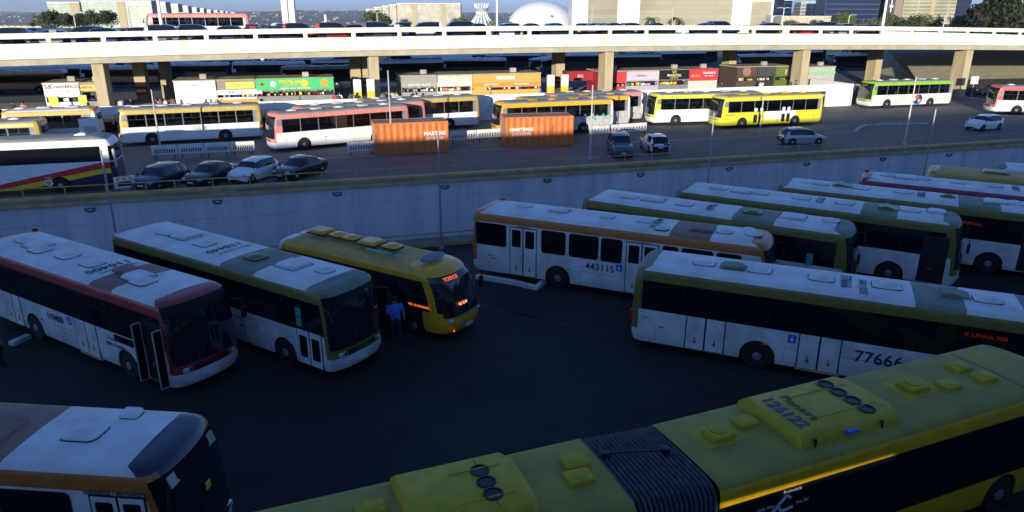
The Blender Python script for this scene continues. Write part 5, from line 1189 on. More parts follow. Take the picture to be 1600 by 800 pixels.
b11 = road_bus('white and faded red bus at the right edge of the upper road', 61.4, 83.9, 172, 12.4, M['brightred'], M['whiteclean'], M['grey_roof'], front=M['brightred'])
# left group: articulated orange bus, olive bus
b12 = road_bus('olive and white bus in front of the orange articulated one at the left edge', -42.6, 54.9, 196, 12.4, gd, M['whiteclean'], gg, rear=gd)
b13 = road_bus('orange edged rear half of an articulated bus, left of bus 76678', -40.0, 62.8, 197, 7.6, M['bright_orange'], M['grey'], M['white_roof'], rear=M['whiteclean'],
               wins=[(-2.6, -1.2), (-1.1, .4), (.5, 1.9), (2.0, 2.8)], overhang=(3.1, -30), hs=[('square', 2.0, 0, M['whiteclean'], 1.2), ('square', 4.2, 0, M['whiteclean'], 1.2), ('round', 6, 0, M['whiteclean'], 1)])
b13['label'] = 'orange and grey articulated bus with concertina joint, left of bus 76678'; b13['category'] = 'articulated bus'
def bel(par, x0, x1, W):
    b = MB(); n = 18; rr = []
    for i in range(2*n+1):
        x = x0+(x1-x0)*i/(2*n); o = .03 if i % 2 else -.04; w_ = W/2+o
        rr.append([(x, -w_, .5), (x, -w_, 2.9), (x, -w_+.3, 3.15+o), (x, w_-.3, 3.15+o), (x, w_, 2.9), (x, w_, .5)])
    vs = [p for r_ in rr for p in r_]; b.add(vs, [(i*6+j, i*6+j+1, (i+1)*6+j+1, (i+1)*6+j) for i in range(2*n) for j in range(5)], M['midgrey']); b.build('bellows', par)
bel(b13, 3.9, 5.3, 2.3)
tmp = bpy.data.objects.new('section', None); COL.objects.link(tmp)
bus_shell(tmp, 8.0, 2.5, 3.2, low=M['grey'], cove=M['bright_orange'], roof=M['white_roof'], front=M['bright_orange'], wheels=(1.3,), cut_rear=True, pillar=M['dglass'])
for c in list(tmp.children): c.parent = b13; c.location.x += 9.3
bpy.data.objects.remove(tmp)
b = MB(); b.bbox(-3.86, -2.3, 1.2, 1.275, .45, 2.35, M['whiteclean'], .02); b.box(-3.6, -2.6, 1.27, 1.285, .9, 1.7, M['grey']); b.build('engine_panel', b13)
for i in range(14):
    b = MB(); rr = .08+.1*random.random(); b.lathe([(rr, 0), (rr*.9, .01), (0, .012)], (-1.7+i*.36, 1.25, .85+.35*random.random()), 'y', random.choice([M['blue'], M['palewhite'], M['inkblue']]), 8); b.build('flower_decal', b13)

# coach with red, yellow and navy bands
def coach_sw(kd, x, z):
    if kd in 'RL':
        f = .62 + (3.6-x)*.075
        if z > f+.55: return M['whiteclean'] if z > f+.9 else M['red']
        if z > f+.22: return M['yellow']
        return M['navy']
    if kd == 'B': return M['navy'] if z < .9 else M['midgrey']
    return M['navy']
L = 13.2; h = L/2; W = 2.55
co = bus_root('coach', 'white coach with red, yellow and navy bands behind the railing at the left', 'coach', -32.5, 45.5, ZU, 196, None)
def coach_body():
    # the flank is built in columns so that the bands rise towards the rear
    zs = [.35, .6, .8, 1.0, 1.2, 1.4, 1.6, 1.8]
    for s in (-1, 1):
        bands = {'navy': MB(), 'yellow': MB(), 'red': MB(), 'white': MB()}
        n = 60; xw = (h-3.0, -h+3.4)
        for i in range(n):
            xa, xb = -h+.32+(L-.75)*i/n, -h+.32+(L-.75)*(i+1)/n; y = s*W/2
            def fy(x): return max(.50, min(1.50, 1.50-(x+h-.8)*.17)), max(.62, min(1.88, 1.88-(x+h-.8)*.185))
            def cut(x):
                zb_ = .35
                for q in xw:
                    d = abs(x-q)
                    if d < .60: zb_ = max(zb_, .5+math.sqrt(.36-d*d))
                return zb_
            ya, ra = fy(xa); yb, rb = fy(xb); ba, bb_ = cut(xa), cut(xb)
            def quad(k, a0, a1, b0, b1):
                a0, a1, b0, b1 = max(a0, ba), max(a1, ba), max(b0, bb_), max(b1, bb_)
                if a1-a0+b1-b0 < .002: return
                bands[k].face([(xa, y, a0), (xb, y, b0), (xb, y, b1), (xa, y, a1)], {'navy': M['navy'], 'yellow': mat('coach_yellow', (.85, .55, .03), .35, dirt=.05), 'red': mat('coach_red', (.62, .03, .035), .35, dirt=.05), 'white': M['whiteclean']}[k])
            quad('navy', 0, ya-.34, 0, yb-.34); quad('yellow', ya-.34, ya-.02, yb-.34, yb-.02); quad('red', ya-.02, ra, yb-.02, rb); quad('white', ra, 1.9, rb, 1.9)
        for k, b in bands.items():
            if b.f: b.build({'navy': 'navy_band', 'yellow': 'yellow_band', 'red': 'red_band', 'white': 'body'}[k], co)
coach_body()
b = MB()
def rr_(z, i, xo, xi):   # rounded plan outline
    pts = []; a, c, w_ = -h+i+xi, h-i-xo, W/2-i
    for cx, cy, a0 in ((c-.4, w_-.4, 0), (a+.35, w_-.35, 90), (a+.35, -w_+.35, 180), (c-.4, -w_+.4, 270)):
        for k in range(6): q = R(a0+18*k); rr = .4 if cx > 0 else .35; pts.append((cx+rr*math.cos(q), cy+rr*math.sin(q), z))
    return pts
lv = [(1.9, 0, 0, 0), (1.96, 0, .02, .01), (2.93, .01, .18, .05), (3.1, .03, .3, .10), (3.35, .10, .5, .2), (3.48, .25, .8, .4), (3.54, .5, 1.1, .6)]
RR = [rr_(z, i, xo, xi) for z, i, xo, xi in lv]; n = 24
mm = [M['whiteclean'], M['dglass'], M['whiteclean'], M['whiteclean'], M['grey_roof'], M['grey_roof']]
bw = MB()
for k in range(len(RR)-1):
    for i in range(n):
        q = [RR[k][i], RR[k][(i+1) % n], RR[k+1][(i+1) % n], RR[k+1][i]]; cx = sum(p[0] for p in q)/4
        (bw if k == 1 else b).face(q, mm[k] if k != 1 else M['dglass'], True)
b.face(RR[-1], M['grey_roof']); b.build('roof', co, merge=True); bw.build('window_band', co, merge=True)
for s in (-1, 1): MB().box(-h+.3, -h+.75, min(s*1.262, s*1.285), max(s*1.262, s*1.285), 1.9, 2.95, M['whiteclean']).build('rear_quarter_panel', co)
MB().bbox(-h+.02, -h+.4, -1.2, 1.2, .4, 1.9, M['navy'], .1).build('rear_panel', co); MB().bbox(h-.5, h-.02, -1.2, 1.2, .4, 1.9, M['whiteclean'], .15).build('front_panel', co)
b = MB(); b.box(-h+.5, h-.5, -.95, .95, .3, 1.3, M['dark']); b.build('underbody', co)
for s in (-1, 1):
    for xw in (h-3.0, -h+3.4): wheel(co, xw, s*1.25, s)
    b = MB(); b.bbox(-h-.02, -h+.16, s*1.02-.12, s*1.02+.12, 1.5, 2.7, M['grey'], .04); b.bbox(-h-.035, -h+.05, s*1.02-.06, s*1.02+.06, 2.1, 2.3, M['amber'], .02); b.build('tail_light', co)
hatch(co, 'scoop', -h+2.0, .1, 3.53, M['whiteclean'], .8); hatch(co, 'square', h-4.5, 0, 3.53, M['whiteclean'], 1.6)
text('Comando M', .26, M['ink'], co, (h-3.3-1.2, W/2+.004, 1.62), (-1, 0, 0), (0, 0, 1), name='side_lettering')
b = MB(); b.lathe([(.15, 0), (.15, .01), (.22, .01), (.22, 0)], (-2.6, W/2+.0, .72), 'y', M['palewhite'], 18); b.build('round_emblem', co); text('PMDF', .16, M['palewhite'], co, (-2.6, W/2+.004, 1.05), (-1, 0, 0), (0, 0, 1), name='emblem_lettering')
side_panel(co, 'dark_doorway_panel', 1, h-1.9, h-1.0, .4, 1.85, W, M['dark'], .012, .03)  # dark panel painted as the shaded inside of the doorway
b = MB(); b.box(h-2.0, h-.9, 1.30, 1.75, .45, .55, M['grey']); b.box(h-1.9, h-1.85, 1.3, 1.75, .45, 1.7, M['grey']); b.build('door_step', co)

# ------------------------------------------------------------------ cars
CAR_PROF = {  # x (0 rear .. 1 front), belt z, roof z, half width, roof half width, bottom z
 'hatch': [(0, .72, .72, .70, .0, .42), (.02, .86, .90, .78, .60, .28), (.07, .92, 1.25, .82, .58, .22), (.14, .94, 1.42, .84, .60, .2), (.3, .94, 1.48, .85, .62, .2), (.5, .93, 1.47, .86, .61, .2), (.62, .92, 1.36, .86, .58, .2), (.70, .92, 1.12, .86, .62, .2), (.755, .91, .93, .85, .70, .2), (.85, .85, .87, .83, .64, .2), (.94, .76, .78, .78, .55, .24), (1.0, .60, .62, .64, .40, .34)],
 'sedan': [(0, .78, .78, .66, .0, .42), (.02, .92, .94, .78, .55, .28), (.10, .95, .98, .83, .64, .22), (.18, .95, 1.03, .85, .66, .2), (.26, .95, 1.28, .86, .60, .2), (.36, .95, 1.42, .87, .60, .2), (.50, .94, 1.44, .87, .61, .2), (.60, .93, 1.34, .87, .58, .2), (.69, .92, 1.08, .87, .62, .2), (.74, .91, .93, .86, .70, .2), (.85, .85, .87, .84, .64, .2), (.94, .76, .78, .78, .55, .24), (1.0, .60, .62, .64, .40, .34)],
 'suv': [(0, .85, .85, .72, .0, .5), (.02, 1.0, 1.05, .82, .65, .35), (.05, 1.05, 1.5, .86, .64, .3), (.12, 1.06, 1.66, .88, .66, .28), (.3, 1.06, 1.70, .89, .67, .28), (.5, 1.05, 1.69, .89, .66, .28), (.60, 1.04, 1.58, .89, .63, .28), (.69, 1.04, 1.24, .89, .67, .28), (.735, 1.03, 1.06, .88, .72, .28), (.85, .98, 1.0, .86, .66, .28), (.95, .88, .90, .8, .56, .32), (1.0, .70, .72, .68, .42, .42)],
}
def make_car(kind, paint, label, group, loc, rz, stripe=None, simple=False, name='parked_car'):
    L = {'hatch': 3.95, 'sedan': 4.4, 'suv': 4.5}[kind]; prof = CAR_PROF[kind]; r = thing(name, label, 'car', loc, R(rz), group)
    st = []
    wx = (L*.18, L*.81); rad = .33 if kind != 'suv' else .36
    xs = sorted(set([p[0]*L for p in prof]+[w_+rad*1.1*math.cos(math.pi*k/8) for w_ in wx for k in range(9)]))
    def interp(x):
        f = x/L
        for a, b in zip(prof, prof[1:]):
            if a[0] <= f <= b[0]+1e-9:
                t = (f-a[0])/(b[0]-a[0]) if b[0] > a[0] else 0; return [a[i]+(b[i]-a[i])*t for i in range(1, 6)]
        return list(prof[-1][1:])
    rings = []
    for x in xs:
        belt, roof, w_, rw, zb_ = interp(x)
        arch = 0
        for q in wx:
            d = abs(x-q)
            if d < rad*1.1: arch = max(arch, rad+math.sqrt((rad*1.1)**2-d*d))
        z1 = max(zb_, arch); zm = max(.55, z1+.02); zm = min(zm, belt-.04) if belt-.04 > z1 else z1+.005; rw = min(rw, w_-.06)
        half = [(w_*.93, z1), (w_, max(zm, z1)), (w_*.985, max(belt-.05, zm+.003)), (w_*.95, belt), (rw+.05 if roof > belt+.1 else w_*.8, roof-.05 if roof > belt+.1 else (belt+roof)/2), (rw*.85, roof), (0, roof+.015)]
        rings.append((x-L/2, half, belt, roof))
    parts = {}
    def put(nm, q, m): parts.setdefault(nm, MB()).face(q, m, True)
    for (xa, ha, ba, ra), (xb, hb, bb_, rb) in zip(rings, rings[1:]):
        cab = min(ra-ba, rb-bb_) > .06 or max(ra-ba, rb-bb_) > .25
        xm = (xa+xb)/2+L/2; f = xm/L
        for s in (-1, 1):
            for j in range(6):
                q = [(xa, s*ha[j][0], ha[j][1]), (xb, s*hb[j][0], hb[j][1]), (xb, s*hb[j+1][0], hb[j+1][1]), (xa, s*ha[j+1][0], ha[j+1][1])]
                if j == 3 and cab: put('side_window', q, M['dglass'] if not (abs(f-.44) < .02 or f < .12) else paint)
                elif j >= 4 and cab and abs(ra-rb)/(xb-xa) > .32 and f > .5: put('windscreen', q, M['wglass'])
                elif j >= 4 and cab and abs(ra-rb)/(xb-xa) > .32 and f < .4: put('rear_window', q, M['dglass'])
                else: put('body', q, paint)
    for end, nm in ((0, 'body'), (-1, 'body')):
        x, hf, _, _ = rings[end]; put(nm, [(x, s*a, z) for s, seq in ((1, hf), (-1, hf[::-1])) for a, z in seq], paint)
    for nm, b in parts.items(): b.build(nm, r, merge=True, sharp=38)
    u = MB(); u.box(-L/2+.3, L/2-.3, -.6, .6, .22, .62, M['dark']); u.build('underbody', r)
    for q in wx:
        for s in (-1, 1):
            if simple:
                MB().lathe([(rad*.5, .01), (rad*.9, 0), (rad, -.04), (rad, -.18), (rad*.5, -.2)], (0, 0, 0), 'y', M['rubber'], 12).build('wheel', r, (q-L/2, s*.80, rad)).rotation_euler[2] = 0 if s > 0 else math.pi
            else: wheel(r, q-L/2, s*.83, s, rad, M['chrome'] if random.random() < .4 else None, .2)
    if simple:
        return r
    hw = prof[-2][3]
    for s in (-1, 1):
        b = MB(); b.bbox(L/2-.30, L/2-.06, s*.58-.15, s*.58+.15, .60, .75, M['lamp'], .05); b.build('headlight', r)
        b = MB(); b.bbox(-L/2+.0, -L/2+.16, s*.64-.12, s*.64+.12, .74, .92, M['redlamp'], .04); b.build('tail_light', r)
        b = MB(); b.bbox(L*.22-.0, L*.22+.12, s*.93-.08, s*.93+.08, .92, 1.06, paint, .03); b.build('mirror', r)
    MB().box(L/2-.04, L/2+.01, -.2, .2, .42, .52, M['plate']).build('number_plate', r); MB().box(-L/2-.01, -L/2+.04, -.2, .2, .56, .66, M['plate']).build('number_plate', r)
    MB().box(L/2-.08, L/2-.0, -.42, .42, .55, .60, M['dark']).box(L/2-.1, L/2+.006, -.36, .36, .32, .40, M['dark']).build('grille', r)
    if stripe:
        for s in (-1, 1): MB().box(-1.2, 1.0, s*.868-.006, s*.868+.006, .55, .75, stripe).build('side_stripe', r)
        MB().box(-.3, .1, -.5, .5, 1.47, 1.58, M['blue']).build('light_bar', r)
    return r
cp = {k: mat('car_paint_'+k, c, .28, .0 if k in ('white', 'red') else .35, dirt=.06, coat=.7) for k, c in
      {'white': (.82, .82, .82), 'silver': (.42, .44, .46), 'darkblue': (.03, .045, .09), 'black': (.015, .016, .02), 'red': (.48, .02, .02), 'grey': (.12, .13, .14), 'blue': (.05, .10, .22), 'beige': (.42, .38, .30)}.items()}
GR = 'cars standing along the upper road'
make_car('hatch', cp['darkblue'], 'dark blue hatchback next to the striped barrier, first of four parked cars', GR, (-23.6, 47.2, ZU), 258)
make_car('sedan', cp['black'], 'black saloon car second from the left behind the railing', GR, (-20.6, 48.3, ZU), 255)
make_car('hatch', cp['white'], 'white hatchback third from the left behind the railing', GR, (-18.05, 49.3, ZU), 252)
make_car('sedan', cp['black'], 'dark saloon car fourth in the row, nearest the first container', GR, (-15.1, 50.4, ZU), 246)
make_car('suv', cp['grey'], 'grey car facing the camera beside the white police hatchback', GR, (8.9, 58.9, ZU), 270, name='parked_car')
pc = make_car('hatch', cp['white'], 'white hatchback seen from behind with blue markings on its tailgate', GR, (12.0, 60.4, ZU), 95)
b = MB(); X = Matrix.Translation((-1.93, 0, .85)); b.box(-.03, .04, -.55, -.25, -.2, .12, M['blue'], X); b.box(-.03, .04, .1, .45, -.2, -.05, M['blue'], X); b.build('blue_marking', pc)
make_car('hatch', cp['silver'], 'silver hatchback driving right on the upper road', GR, (25.7, 63.7, ZU), 8)
make_car('hatch', cp['white'], 'white hatchback at the far right of the upper road', GR, (47.2, 72.2, ZU), 205)
make_car('sedan', cp['black'], 'black car in the shade of the viaduct ramp behind the green edged bus', GR, (52.5, 101.5, ZU), 190)
make_car('sedan', cp['grey'], 'dark grey car beside the last pillar under the viaduct', GR, (68.0, 103.5, ZU), 185)
make_car('hatch', cp['red'], 'small red car waiting behind the green edged bus', GR, (42.5, 100.0, ZU), 200)

# ------------------------------------------------------------------ containers, barriers, poles
def container(label, x, y, yaw, lines):
    L, W, H = 6.06, 2.44, 2.59; r = thing('shipping_container', label, 'container', (x, y, ZU), R(yaw), 'orange containers'); m = mat('container_orange', (.66, .175, .03), .5, dirt=.1, scale=1.2, dirtcol=(.46, .13, .03))
    mr = mat('container_roof', (.30, .27, .22), .7, dirt=.25, scale=1.0)
    b = MB()
    for s in (-1, 1):            # corrugated long sides
        n = 44; pts = []
        for i in range(n+1):
            x_ = -L/2+.12+(L-.24)*i/n; d = .0 if i % 4 in (0, 1) else .045; pts.append((x_, s*(W/2-.03-d)))
        for (xa, ya), (xb, yb) in zip(pts, pts[1:]): b.face([(xa, ya, .16), (xb, yb, .16), (xb, yb, H-.1), (xa, ya, H-.1)], m)
    for s in (-1, 1): b.box(min(s*(L/2-.06), s*(L/2-.1)), max(s*(L/2-.06), s*(L/2-.1)), -W/2+.1, W/2-.1, .15, H-.1, m)
    b.build('wall_panel', r)
    b = MB()
    for sx in (-1, 1):
        for sy in (-1, 1): b.box(sx*(L/2-.07)-.07, sx*(L/2-.07)+.07, sy*(W/2-.07)-.07, sy*(W/2-.07)+.07, 0, H, m)
    for sy in (-1, 1):
        for z0, z1 in ((.02, .17), (H-.12, H-.01)): b.box(-L/2+.14, L/2-.14, sy*(W/2-.05)-.04, sy*(W/2-.05)+.04, z0, z1, m)
    for sx in (-1, 1):
        for z0, z1 in ((.02, .17), (H-.12, H-.01)): b.box(sx*(L/2-.05)-.04, sx*(L/2-.05)+.04, -W/2+.14, W/2-.14, z0, z1, m)
    b.build('frame', r)
    b = MB(); b.box(-L/2+.1, L/2-.1, -W/2+.06, W/2-.06, H-.06, H-.03, mr); b.build('roof', r)
    b = MB()
    for y_ in (-.7, -.25, .25, .7): b.tube([(-L/2-.0, y_, .2), (-L/2-.0, y_, H-.2)], .022, M['steel'], 5)
    b.build('door_bar', r)
    for k, (t_, sz, xx, zz) in enumerate(lines): text(t_, sz, M['palewhite'], r, (xx, -W/2+.005, zz), (1, 0, 0), (0, 0, 1), name='lettering', bold=.03, lift=.015)
    return r
container('orange shipping container on the left, in front of the red edged buses', -8.55, 60.1, 15.5, [('MARTINS', .44, 1.9, 1.6), ('LOCACOES', .3, 1.9, 1.2)])
container('orange shipping container on the right, in front of the yellow roofed bus', 2.15, 63.6, 11, [('MARITIMOS', .40, -1.6, 1.5), ('LOCACOES', .32, -1.6, 1.12)])
def barrier(s0, t0, s1, t1, n, label):
    for i in range(n):
        a = P(s0+(s1-s0)*i/n, t0+(t1-t0)*i/n, ZU); c = P(s0+(s1-s0)*(i+1)/n, t0+(t1-t0)*(i+1)/n, ZU); d = c-a; Lb = d.length-.06; yaw = math.atan2(d.y, d.x)
        r = thing('barrier_panel', label[i] if isinstance(label, list) else label, 'barrier', a+d*.5, yaw, 'striped plastic barriers on the upper road')
        b = MB(); b.bbox(-Lb/2, Lb/2, -.05, .05, .28, 1.05, M['white'], .02); b.build('panel', r)
        b = MB()
        for k in range(9):
            x = -Lb/2+.18+(Lb-.5)*k/8; b.prism([(x, .42), (x+.09, .42), (x+.19, .72), (x+.10, .72)], -.052, -.062, M['dark'], lambda p, q, n_: (p, n_, q))
        b.build('stripe', r)
        for x in (-Lb/2+.25, Lb/2-.25): MB().box(x-.04, x+.04, -.22, .22, 0, .06, M['dark']).box(x-.03, x+.03, -.03, .03, .05, .3, M['dark']).build('leg', r)
def st(u, v, z=ZU):
    p = unp(u, v, z); return p.x*CT+p.y*ST, -p.x*ST+p.y*CT
def bar_uv(u0, v0, u1, v1, n, lab): a = st(u0, v0); c = st(u1, v1); barrier(*a, *c, n, lab)
bar_uv(238, 248, 400, 240, 4, ['striped white barrier in front of bus 76678, '+k for k in ('leftmost of four', 'second from its left end', 'third from its left end', 'rightmost of four')])
bar_uv(543, 243, 586, 239, 1, 'short striped white barrier left of the first orange container')
bar_uv(703, 224, 785, 218, 2, ['striped white barrier touching the first orange container', 'striped white barrier touching the second orange container'])
bar_uv(920, 215, 1010, 208, 2, ['striped white barrier right of the second orange container', 'striped white barrier above the grey car, last on the right'])
o = st(180, 302); barrier(o[0], o[1], o[0]+1.25, o[1]+.35, 1, 'striped barrier with orange squares behind the coach')
b = [x for x in COL.objects if x.get('label') == 'striped barrier with orange squares behind the coach'][0]
for k in range(3): MB().box(-.45+k*.35, -.3+k*.35, -.064, -.05, .78, .98, M['bright_orange']).build('orange_square', b)
# ------------------------------------------------------------------ lamp posts
def lamp(p, h, r_, label, group, m, heads=1, name='street_lamp', arm=.7):
    r = thing(name, label, 'street lamp', p, 0, group); b = MB(); b.tube([(0, 0, 0), (0, 0, h*.5), (0, 0, h)], r_, m, 8, taper=r_*.6); b.lathe([(r_*2, 0), (r_*2, .12), (r_*1.1, .2)], (0, 0, 0), 'z', m, 8); b.build('pole', r)
    for k in range(heads):
        s = 1 if k == 0 else -1; b = MB(); b.tube([(0, 0, h-.05), (s*arm*.5, 0, h+.08), (s*arm, 0, h+.08)], r_*.5, m, 5); b.build('arm', r); b = MB(); b.bbox(min(s*arm, s*(arm+.5)), max(s*arm, s*(arm+.5)), -.12, .12, h, h+.12, M['steel'], .03); b.build('lamp_head', r)
    return r
def height_at(p, v):
    # height above p.z so that the top reaches picture row v
    best = None; z = p.z
    for i in range(1600):
        q = Vector((p.x, p.y, p.z+i*.02))-Vector((0, 0, EYE)); vv = 400-F_PX*(q.dot(UP))/q.dot(FW)
        if vv <= v: return i*.02
    return 10
for u, v, vt, lab in ((134, 384, 234, 'slender grey pole between the coach and the red bus'), (681, 384, 206, 'slender grey pole above the yellow minibus'), (1122, 290+30, 176, 'slender grey pole behind the second green bus'), (1474, 300, 171, 'slender grey pole near the right edge above the back row of buses')):
    s = s_at(u, T0-.9); p = P(s, T0-.9, 0); hh = height_at(p, vt); lamp(p, hh, .07, lab, 'poles at the edge of the lower yard', M['steel'], 0, 'pole')
for u, v, vt, lab in ((252, 240, 140, 'pole in front of bus 76678'), (613, 241, 110, 'pole in front of the first orange container'), (922, 249, 133, 'pole in front of the bus with green leaves'), (1187, 207, 150, 'pole in front of the all yellow bus'), (1413, 226, 120, 'pole crossing the green edged bus')):
    p = unp(u, v, ZU); hh = height_at(p, vt); lamp(p, hh, .085, lab, 'poles on the upper road', mat('pole_pale_grey', (.5, .5, .48), .5, .2, dirt=.1), 0, 'pole')
for u, t, vt, rr, lab, hd_ in ((263, TB+5, -30, .22, 'thick white lamp post in front of the bus on the viaduct', 0), (777, TB+12, -8, .16, 'white lamp post between the cathedral and the dome', 0), (656, TB+20, 17, .10, 'thin lamp post in front of the cream ministry slab', 1), (594, TB+22, 20, .10, 'thin lamp post before the flat topped tree', 1), (131, TB+20, 20, .10, 'thin lamp post between the dark trees at the left', 2), (216, TB+18, 11, .09, 'thin lamp post before the widest ministry slab', 1), (1045, TB+22, 11, .08, 'thin lamp post before the library panel', 0), (922, TB+24, 10, .08, 'thin lamp post before the left library panel', 0), (1368, TB+3, -20, .20, 'thick grey lamp post near the right before the blue slab', 0), (1214, TB+26, 13, .12, 'double headed lamp post right of the library', 2), (1461, TB+22, 24, .10, 'thin lamp post before the beige office building', 1), (1315, TB+20, 24, .10, 'bent lamp post before the mid green tree', 1)):
    s = s_at(u, t); p = P(s, t, deck_z(s, t)); lamp(p, height_at(p, vt), rr, lab, 'lamp posts on the viaduct', M['whiteclean'] if rr > .15 else M['grey'], hd_)

# ------------------------------------------------------------------ cars parked on the viaduct
rg = random.Random(21); SEEN = {}; GC = 'cars parked on the viaduct deck'
cols = ['black', 'darkblue', 'grey', 'white', 'blue', 'silver', 'black', 'red', 'darkblue', 'grey']
desc = {'black': 'black', 'darkblue': 'dark blue', 'grey': 'dark grey', 'white': 'white', 'blue': 'blue', 'silver': 'silver', 'red': 'red', 'beige': 'beige'}
row = [(-12, 'black', 'sedan'), (20, 'black', 'suv'), (48, 'darkblue', 'sedan'), (92, 'silver', 'sedan'), (140, 'blue', 'suv'), (182, 'blue', 'hatch'), (210, 'red', 'hatch'), (236, 'blue', 'hatch'), (272, 'silver', 'suv'), (305, 'red', 'hatch'), (318, 'grey', 'suv'), (358, 'blue', 'hatch'), (398, 'red', 'sedan'), (440, 'darkblue', 'sedan'), (478, 'red', 'suv'), (530, 'red', 'suv'), (568, 'red', 'hatch'), (600, 'grey', 'suv'), (618, 'white', 'sedan'), (664, 'white', 'suv'), (712, 'darkblue', 'suv'), (751, 'black', 'sedan'), (789, 'white', 'hatch'), (826, 'black', 'sedan'), (868, 'darkblue', 'sedan'), (924, 'grey', 'sedan'), (958, 'black', 'sedan'), (986, 'silver', 'hatch'), (1022, 'black', 'sedan'), (1100, 'darkblue', 'sedan'), (1122, 'blue', 'suv'), (1189, 'black', 'hatch'), (1247, 'red', 'hatch'), (1272, 'black', 'suv'), (1304, 'silver', 'hatch'), (1344, 'darkblue', 'hatch')]
last = {}
lands = [(60, 'left of the first dark tree'), (128, 'below the dark trees'), (250, 'below the widest ministry slab'), (400, 'in front of the red edged deck bus'), (470, 'below the twin towers'), (560, 'right of the twin towers'), (625, 'left of the cream ministry slab'), (735, 'below the cream ministry slab'), (800, 'below the cathedral'), (900, 'below the museum dome'), (1000, 'below the left library panel'), (1150, 'below the wide library panel'), (1215, 'right end of the library'), (1400, 'below the blue office building')]
for i, (u, c, k) in enumerate(row):
    t = TB+2.6 if (not last or s_at(u, TB+2.6)-last.get(0, -999) > 4.7) else TB+6.4 if s_at(u, TB+6.4)-last.get(1, -999) > 4.7 else TB+10.2
    s = s_at(u, t); last[{TB+2.6: 0, TB+6.4: 1, TB+10.2: 2}[t]] = s
    where = next(w for q, w in lands if u <= q or q == 1400)
    lab = '%s %s parked on the viaduct %s' % (desc[c], {'hatch': 'hatchback', 'sedan': 'saloon', 'suv': 'estate car'}[k], where); SEEN[lab] = SEEN.get(lab, 0)+1; lab += ['', ', right twin', ', third'][SEEN[lab]-1]
    make_car(k, cp[c], lab, GC, P(s, t, deck_z(s, t)), math.degrees(TH)+rg.choice([0, 180]), simple=True)
for i in range(30):
    u = -10+i*38+rg.uniform(-6, 6)
    if 240 < u < 400 or u > 1000: continue
    t = TB+15; s = s_at(u, t); c = rg.choice(cols); k = rg.choice(['hatch', 'sedan', 'suv']); where = next(w for q, w in lands if u <= q or q == 1400)
    lab = '%s %s in back row on viaduct %s' % (desc[c], {'hatch': 'hatchback', 'sedan': 'saloon', 'suv': 'estate car'}[k], where); SEEN[lab] = SEEN.get(lab, 0)+1; lab += ['', ', right twin', ', third'][SEEN[lab]-1]
    make_car(k, cp[c], lab, GC, P(s, t, deck_z(s, t)), math.degrees(TH)+90+rg.uniform(-5, 5), simple=True)
s = s_at(321, TB+29); p = P(s, TB+29, deck_z(s, TB+29))
road_bus('white bus with red edges and pale windows on the viaduct deck', p.x, p.y, 196, 12.8, M['pink'], M['whiteclean'], M['pink'], band=M['grey'], z=p.z)
# buses waiting in the shade behind the platform
GD = 'buses in the dark yard behind the platform'
protos = []; D_tree, M_tree = leafm['dark'], leafm['mid']
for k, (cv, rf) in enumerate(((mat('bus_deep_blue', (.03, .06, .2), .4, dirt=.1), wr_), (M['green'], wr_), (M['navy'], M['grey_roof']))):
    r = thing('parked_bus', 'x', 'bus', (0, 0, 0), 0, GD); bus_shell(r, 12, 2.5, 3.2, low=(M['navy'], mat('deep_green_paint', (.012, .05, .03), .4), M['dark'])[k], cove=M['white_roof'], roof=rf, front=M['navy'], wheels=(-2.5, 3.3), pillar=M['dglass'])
    for s_ in (-1, 1):
        for xw in (-2.5, 3.3): wheel(r, xw, s_*1.235, s_)
    for x_ in (-4, -1, 2): hatch(r, 'square', x_, 0, 3.2, rf)
    rear_kit(r, 12, 2.5); protos.append(r)
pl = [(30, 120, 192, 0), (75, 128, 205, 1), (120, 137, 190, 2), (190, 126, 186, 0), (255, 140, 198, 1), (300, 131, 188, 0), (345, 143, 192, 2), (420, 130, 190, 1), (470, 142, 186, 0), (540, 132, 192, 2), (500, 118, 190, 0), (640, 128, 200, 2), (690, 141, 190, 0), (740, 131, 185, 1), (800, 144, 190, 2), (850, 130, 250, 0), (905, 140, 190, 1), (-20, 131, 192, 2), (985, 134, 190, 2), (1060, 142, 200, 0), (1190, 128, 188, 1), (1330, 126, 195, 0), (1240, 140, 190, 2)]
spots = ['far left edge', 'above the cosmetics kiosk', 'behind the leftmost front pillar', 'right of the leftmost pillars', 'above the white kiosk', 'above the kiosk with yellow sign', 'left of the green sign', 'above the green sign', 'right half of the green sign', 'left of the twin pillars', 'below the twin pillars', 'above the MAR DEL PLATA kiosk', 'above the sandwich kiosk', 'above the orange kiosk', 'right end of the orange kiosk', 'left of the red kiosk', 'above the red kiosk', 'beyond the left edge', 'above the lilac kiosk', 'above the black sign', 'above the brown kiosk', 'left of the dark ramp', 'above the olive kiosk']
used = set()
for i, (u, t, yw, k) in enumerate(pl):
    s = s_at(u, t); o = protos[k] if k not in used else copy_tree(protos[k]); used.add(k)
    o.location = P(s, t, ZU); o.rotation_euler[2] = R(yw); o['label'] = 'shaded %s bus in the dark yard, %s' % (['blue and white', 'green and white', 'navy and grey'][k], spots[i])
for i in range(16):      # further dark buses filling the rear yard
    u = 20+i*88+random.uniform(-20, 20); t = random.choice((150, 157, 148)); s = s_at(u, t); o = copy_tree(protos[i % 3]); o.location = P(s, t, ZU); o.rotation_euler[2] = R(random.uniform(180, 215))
    o['label'] = 'dark parked bus in the farthest row of the rear yard, %s from the left' % ['first', 'second', 'third', 'fourth', 'fifth', 'sixth', 'seventh', 'eighth', 'ninth', 'tenth', 'eleventh', 'twelfth', 'thirteenth', 'fourteenth', 'fifteenth', 'sixteenth'][i]
